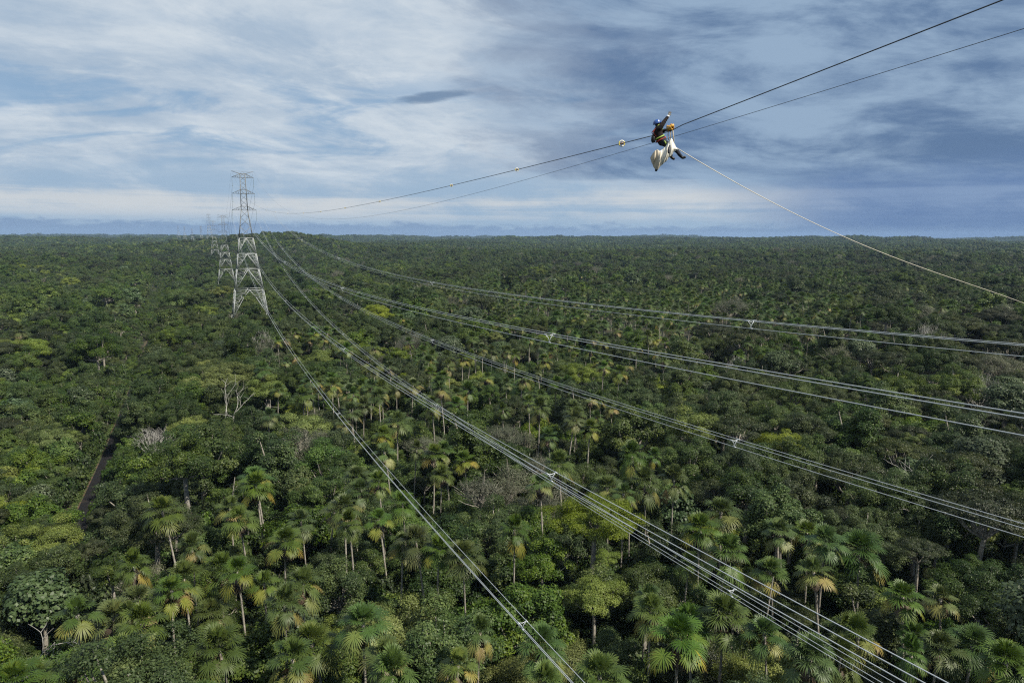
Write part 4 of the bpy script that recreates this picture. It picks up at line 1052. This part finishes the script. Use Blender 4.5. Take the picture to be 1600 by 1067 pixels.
# the canvas sheet gathered under the legs
up_c = [(1015.8, 247), (1018.5, 241), (1022, 236.5), (1025.5, 234.5), (1029, 237.5), (1033.5, 234.5), (1038, 230), (1042, 223.5), (1045.6, 217), (1049, 221.5), (1053, 228.5), (1056.6, 234.5)]
lo_c = [(1016.6, 249), (1018, 255), (1020.5, 261), (1024.2, 267.4), (1027, 266), (1031, 260.5), (1035, 256.8), (1039.5, 253.5), (1043, 248), (1047.6, 244.5), (1050.8, 238.8), (1055.4, 236)]
nu, nv = 120, 26; ts = np.linspace(0, 1, nu); kk = np.linspace(0, 1, len(up_c))
UPX = np.stack([np.interp(ts, kk, [p[i] for p in up_c]) for i in (0, 1)], 1); LOX = np.stack([np.interp(ts, kk, [p[i] for p in lo_c]) for i in (0, 1)], 1)
V = []
for side in (0, 1):
    for i in range(nu):
        for q in range(nv):
            t = q/(nv-1); p = UPX[i]*(1-t) + LOX[i]*t; u_ = ts[i]
            fold = .030*math.sin(u_*30+1.6*t)*math.sin(math.pi*min(1, t*.9+.1)) + .012*math.sin(u_*61+3*t) + .012*math.sin(9*t+7*u_)
            belly_ = -.16*math.sin(math.pi*t)*math.sin(math.pi*min(1, max(0, u_))) - .10
            V.append(wp(p[0], p[1] + .3*math.sin(u_*40)*t, belly_+fold - (.22 if u_ > .35 else .22-(.35-u_)*.4) + side*.012))
V = np.array([v[:] for v in V]); n1 = nu*nv; Fc = []
ix = lambda s_, i, q: s_*n1 + i*nv + q
for i in range(nu-1):
    for q in range(nv-1):
        Fc.append((ix(0, i, q), ix(0, i+1, q), ix(0, i+1, q+1), ix(0, i, q+1))); Fc.append((ix(1, i, q), ix(1, i, q+1), ix(1, i+1, q+1), ix(1, i+1, q)))
for i in range(nu-1):
    for q in (0, nv-1): Fc.append((ix(0, i, q), ix(1, i, q), ix(1, i+1, q), ix(0, i+1, q)) if q == 0 else (ix(0, i, q), ix(0, i+1, q), ix(1, i+1, q), ix(1, i, q)))
for q in range(nv-1):
    for i in (0, nu-1): Fc.append((ix(0, i, q), ix(0, i, q+1), ix(1, i, q+1), ix(1, i, q)))
bag = at_ref('canvas_sack', 'crumpled off-white canvas sack hanging open below the lineworker', 'sack')
cm = M['canvas']; t = NT(cm.node_tree); b_ = t.n['Principled BSDF']; old = b_.inputs['Base Color'].links[0].from_socket    # the hanging half turns tan along a ragged edge
tc_ = t.new('ShaderNodeTexCoord'); vm = t.new('ShaderNodeVectorMath', operation='DOT_PRODUCT'); t.l.new(tc_.outputs['Object'], vm.inputs[0]); vm.inputs[1].default_value = RIGHT[:]
xs = t.m('ADD', vm.outputs['Value'], t.m('MULTIPLY', t.noise(tc_.outputs['Object'], 5.0, 5, .6), .35))
tan_half = t.ss(xs, -.16, -.36); t.l.new(t.mix(t.m('MULTIPLY', tan_half, .8), old, (.34, .28, .19)), b_.inputs['Base Color'])
mesh_obj('canvas', V, Fc, M['canvas'], bag, smooth=True)
m = MB(); pc = wp(1041.3, 236.5, -.56)
m.add([pc + RIGHT*(.058*math.cos(a)) + UPV*(.15*math.sin(a)) + RIGHT*.02*math.sin(a) + FWD*d for d in (0, .02) for a in np.linspace(0, 2*math.pi, 20, endpoint=False)], [tuple(range(20))] + [(k, 20+k, 20+(k+1) % 20, (k+1) % 20) for k in range(20)])
M['patch'] = principled('dark_patch', (.10, .10, .11), .8, noise=(18, (.38, .34, .34), .5, .6)); m.build('patch', M['patch'], bag)
m = MB(); ellipsoid(m, wp(1024.4, 266.6, -.3), RIGHT*.05, FWD*.04, UPV*.045, 10, 6, v0=-1.5); m.build('tied_corner', M['boot'], bag, smooth=True)

# pull rope from the worker down to the right: hangs in one vertical plane
hd = math.radians(76); hv = Vector((math.sin(hd), math.cos(hd), 0)); P0 = REF + wp(1056.5, 229.5, .05)
def on_plane(px, py):
    r_ = ray(px, py); n_ = Vector((hv.y, -hv.x, 0)); k = n_.dot(P0 - Vector((0, 0, CAM_Z)))/n_.dot(Vector(r_)); return Vector((0, 0, CAM_Z)) + Vector(r_)*k
ks = [P0] + [on_plane(*q) for q in ((1090, 247), (1150, 285), (1250, 340), (1395, 401), (1500, 439), (1600, 474))]
dist = [(k - P0).dot(hv) for k in ks]; pz = np.polyfit(dist, [k.z for k in ks], 3, w=[3, 1, 1, 1, 1, 1, 1])
far_d = max(dist); sl = np.polyval(np.polyder(pz), far_d)
pts_ = [P0 + hv*d_ + Vector((0, 0, float(np.polyval(pz, d_)) - P0.z)) for d_ in np.linspace(0, far_d, 40)]
e_ = pts_[-1]
pts_ += [e_ + hv*d_ + Vector((0, 0, sl*d_)) for d_ in np.linspace(2, 40/max(.05, -sl), 14)]
m = MB(); m.tube(pts_, .014, 6); tag(m.build('rope', M['rope'], smooth=True), 'pale rope slanting from the lineworker down to the right edge', 'rope')
print('rope end', pts_[-1], 'slope', sl, 'px/m', PXM, 'trees', len(trees), 'own', len(own), 'smallest', own[-1]['ru'], 'palms', len(palms))

# ------------------------------------------------------------------ humid air: far forest fades to blue
HAZE = 3.6e-5
m = MB(); m.box((0, 0, 45), (12700, 12700, 105)); hz = mesh_obj('haze', np.array(m.V), m.F, [])
hm = bpy.data.materials.new('humid_air'); hm.use_nodes = True; t = NT(hm.node_tree); t.n.clear()
o_ = t.new('ShaderNodeOutputMaterial'); v_ = t.new('ShaderNodeVolumePrincipled'); v_.inputs['Color'].default_value = (.40, .58, .85, 1); v_.inputs['Density'].default_value = HAZE; v_.inputs['Anisotropy'].default_value = 0.0
t.l.new(v_.outputs[0], o_.inputs['Volume']); hz.data.materials.append(hm); tag(hz, kind='stuff')
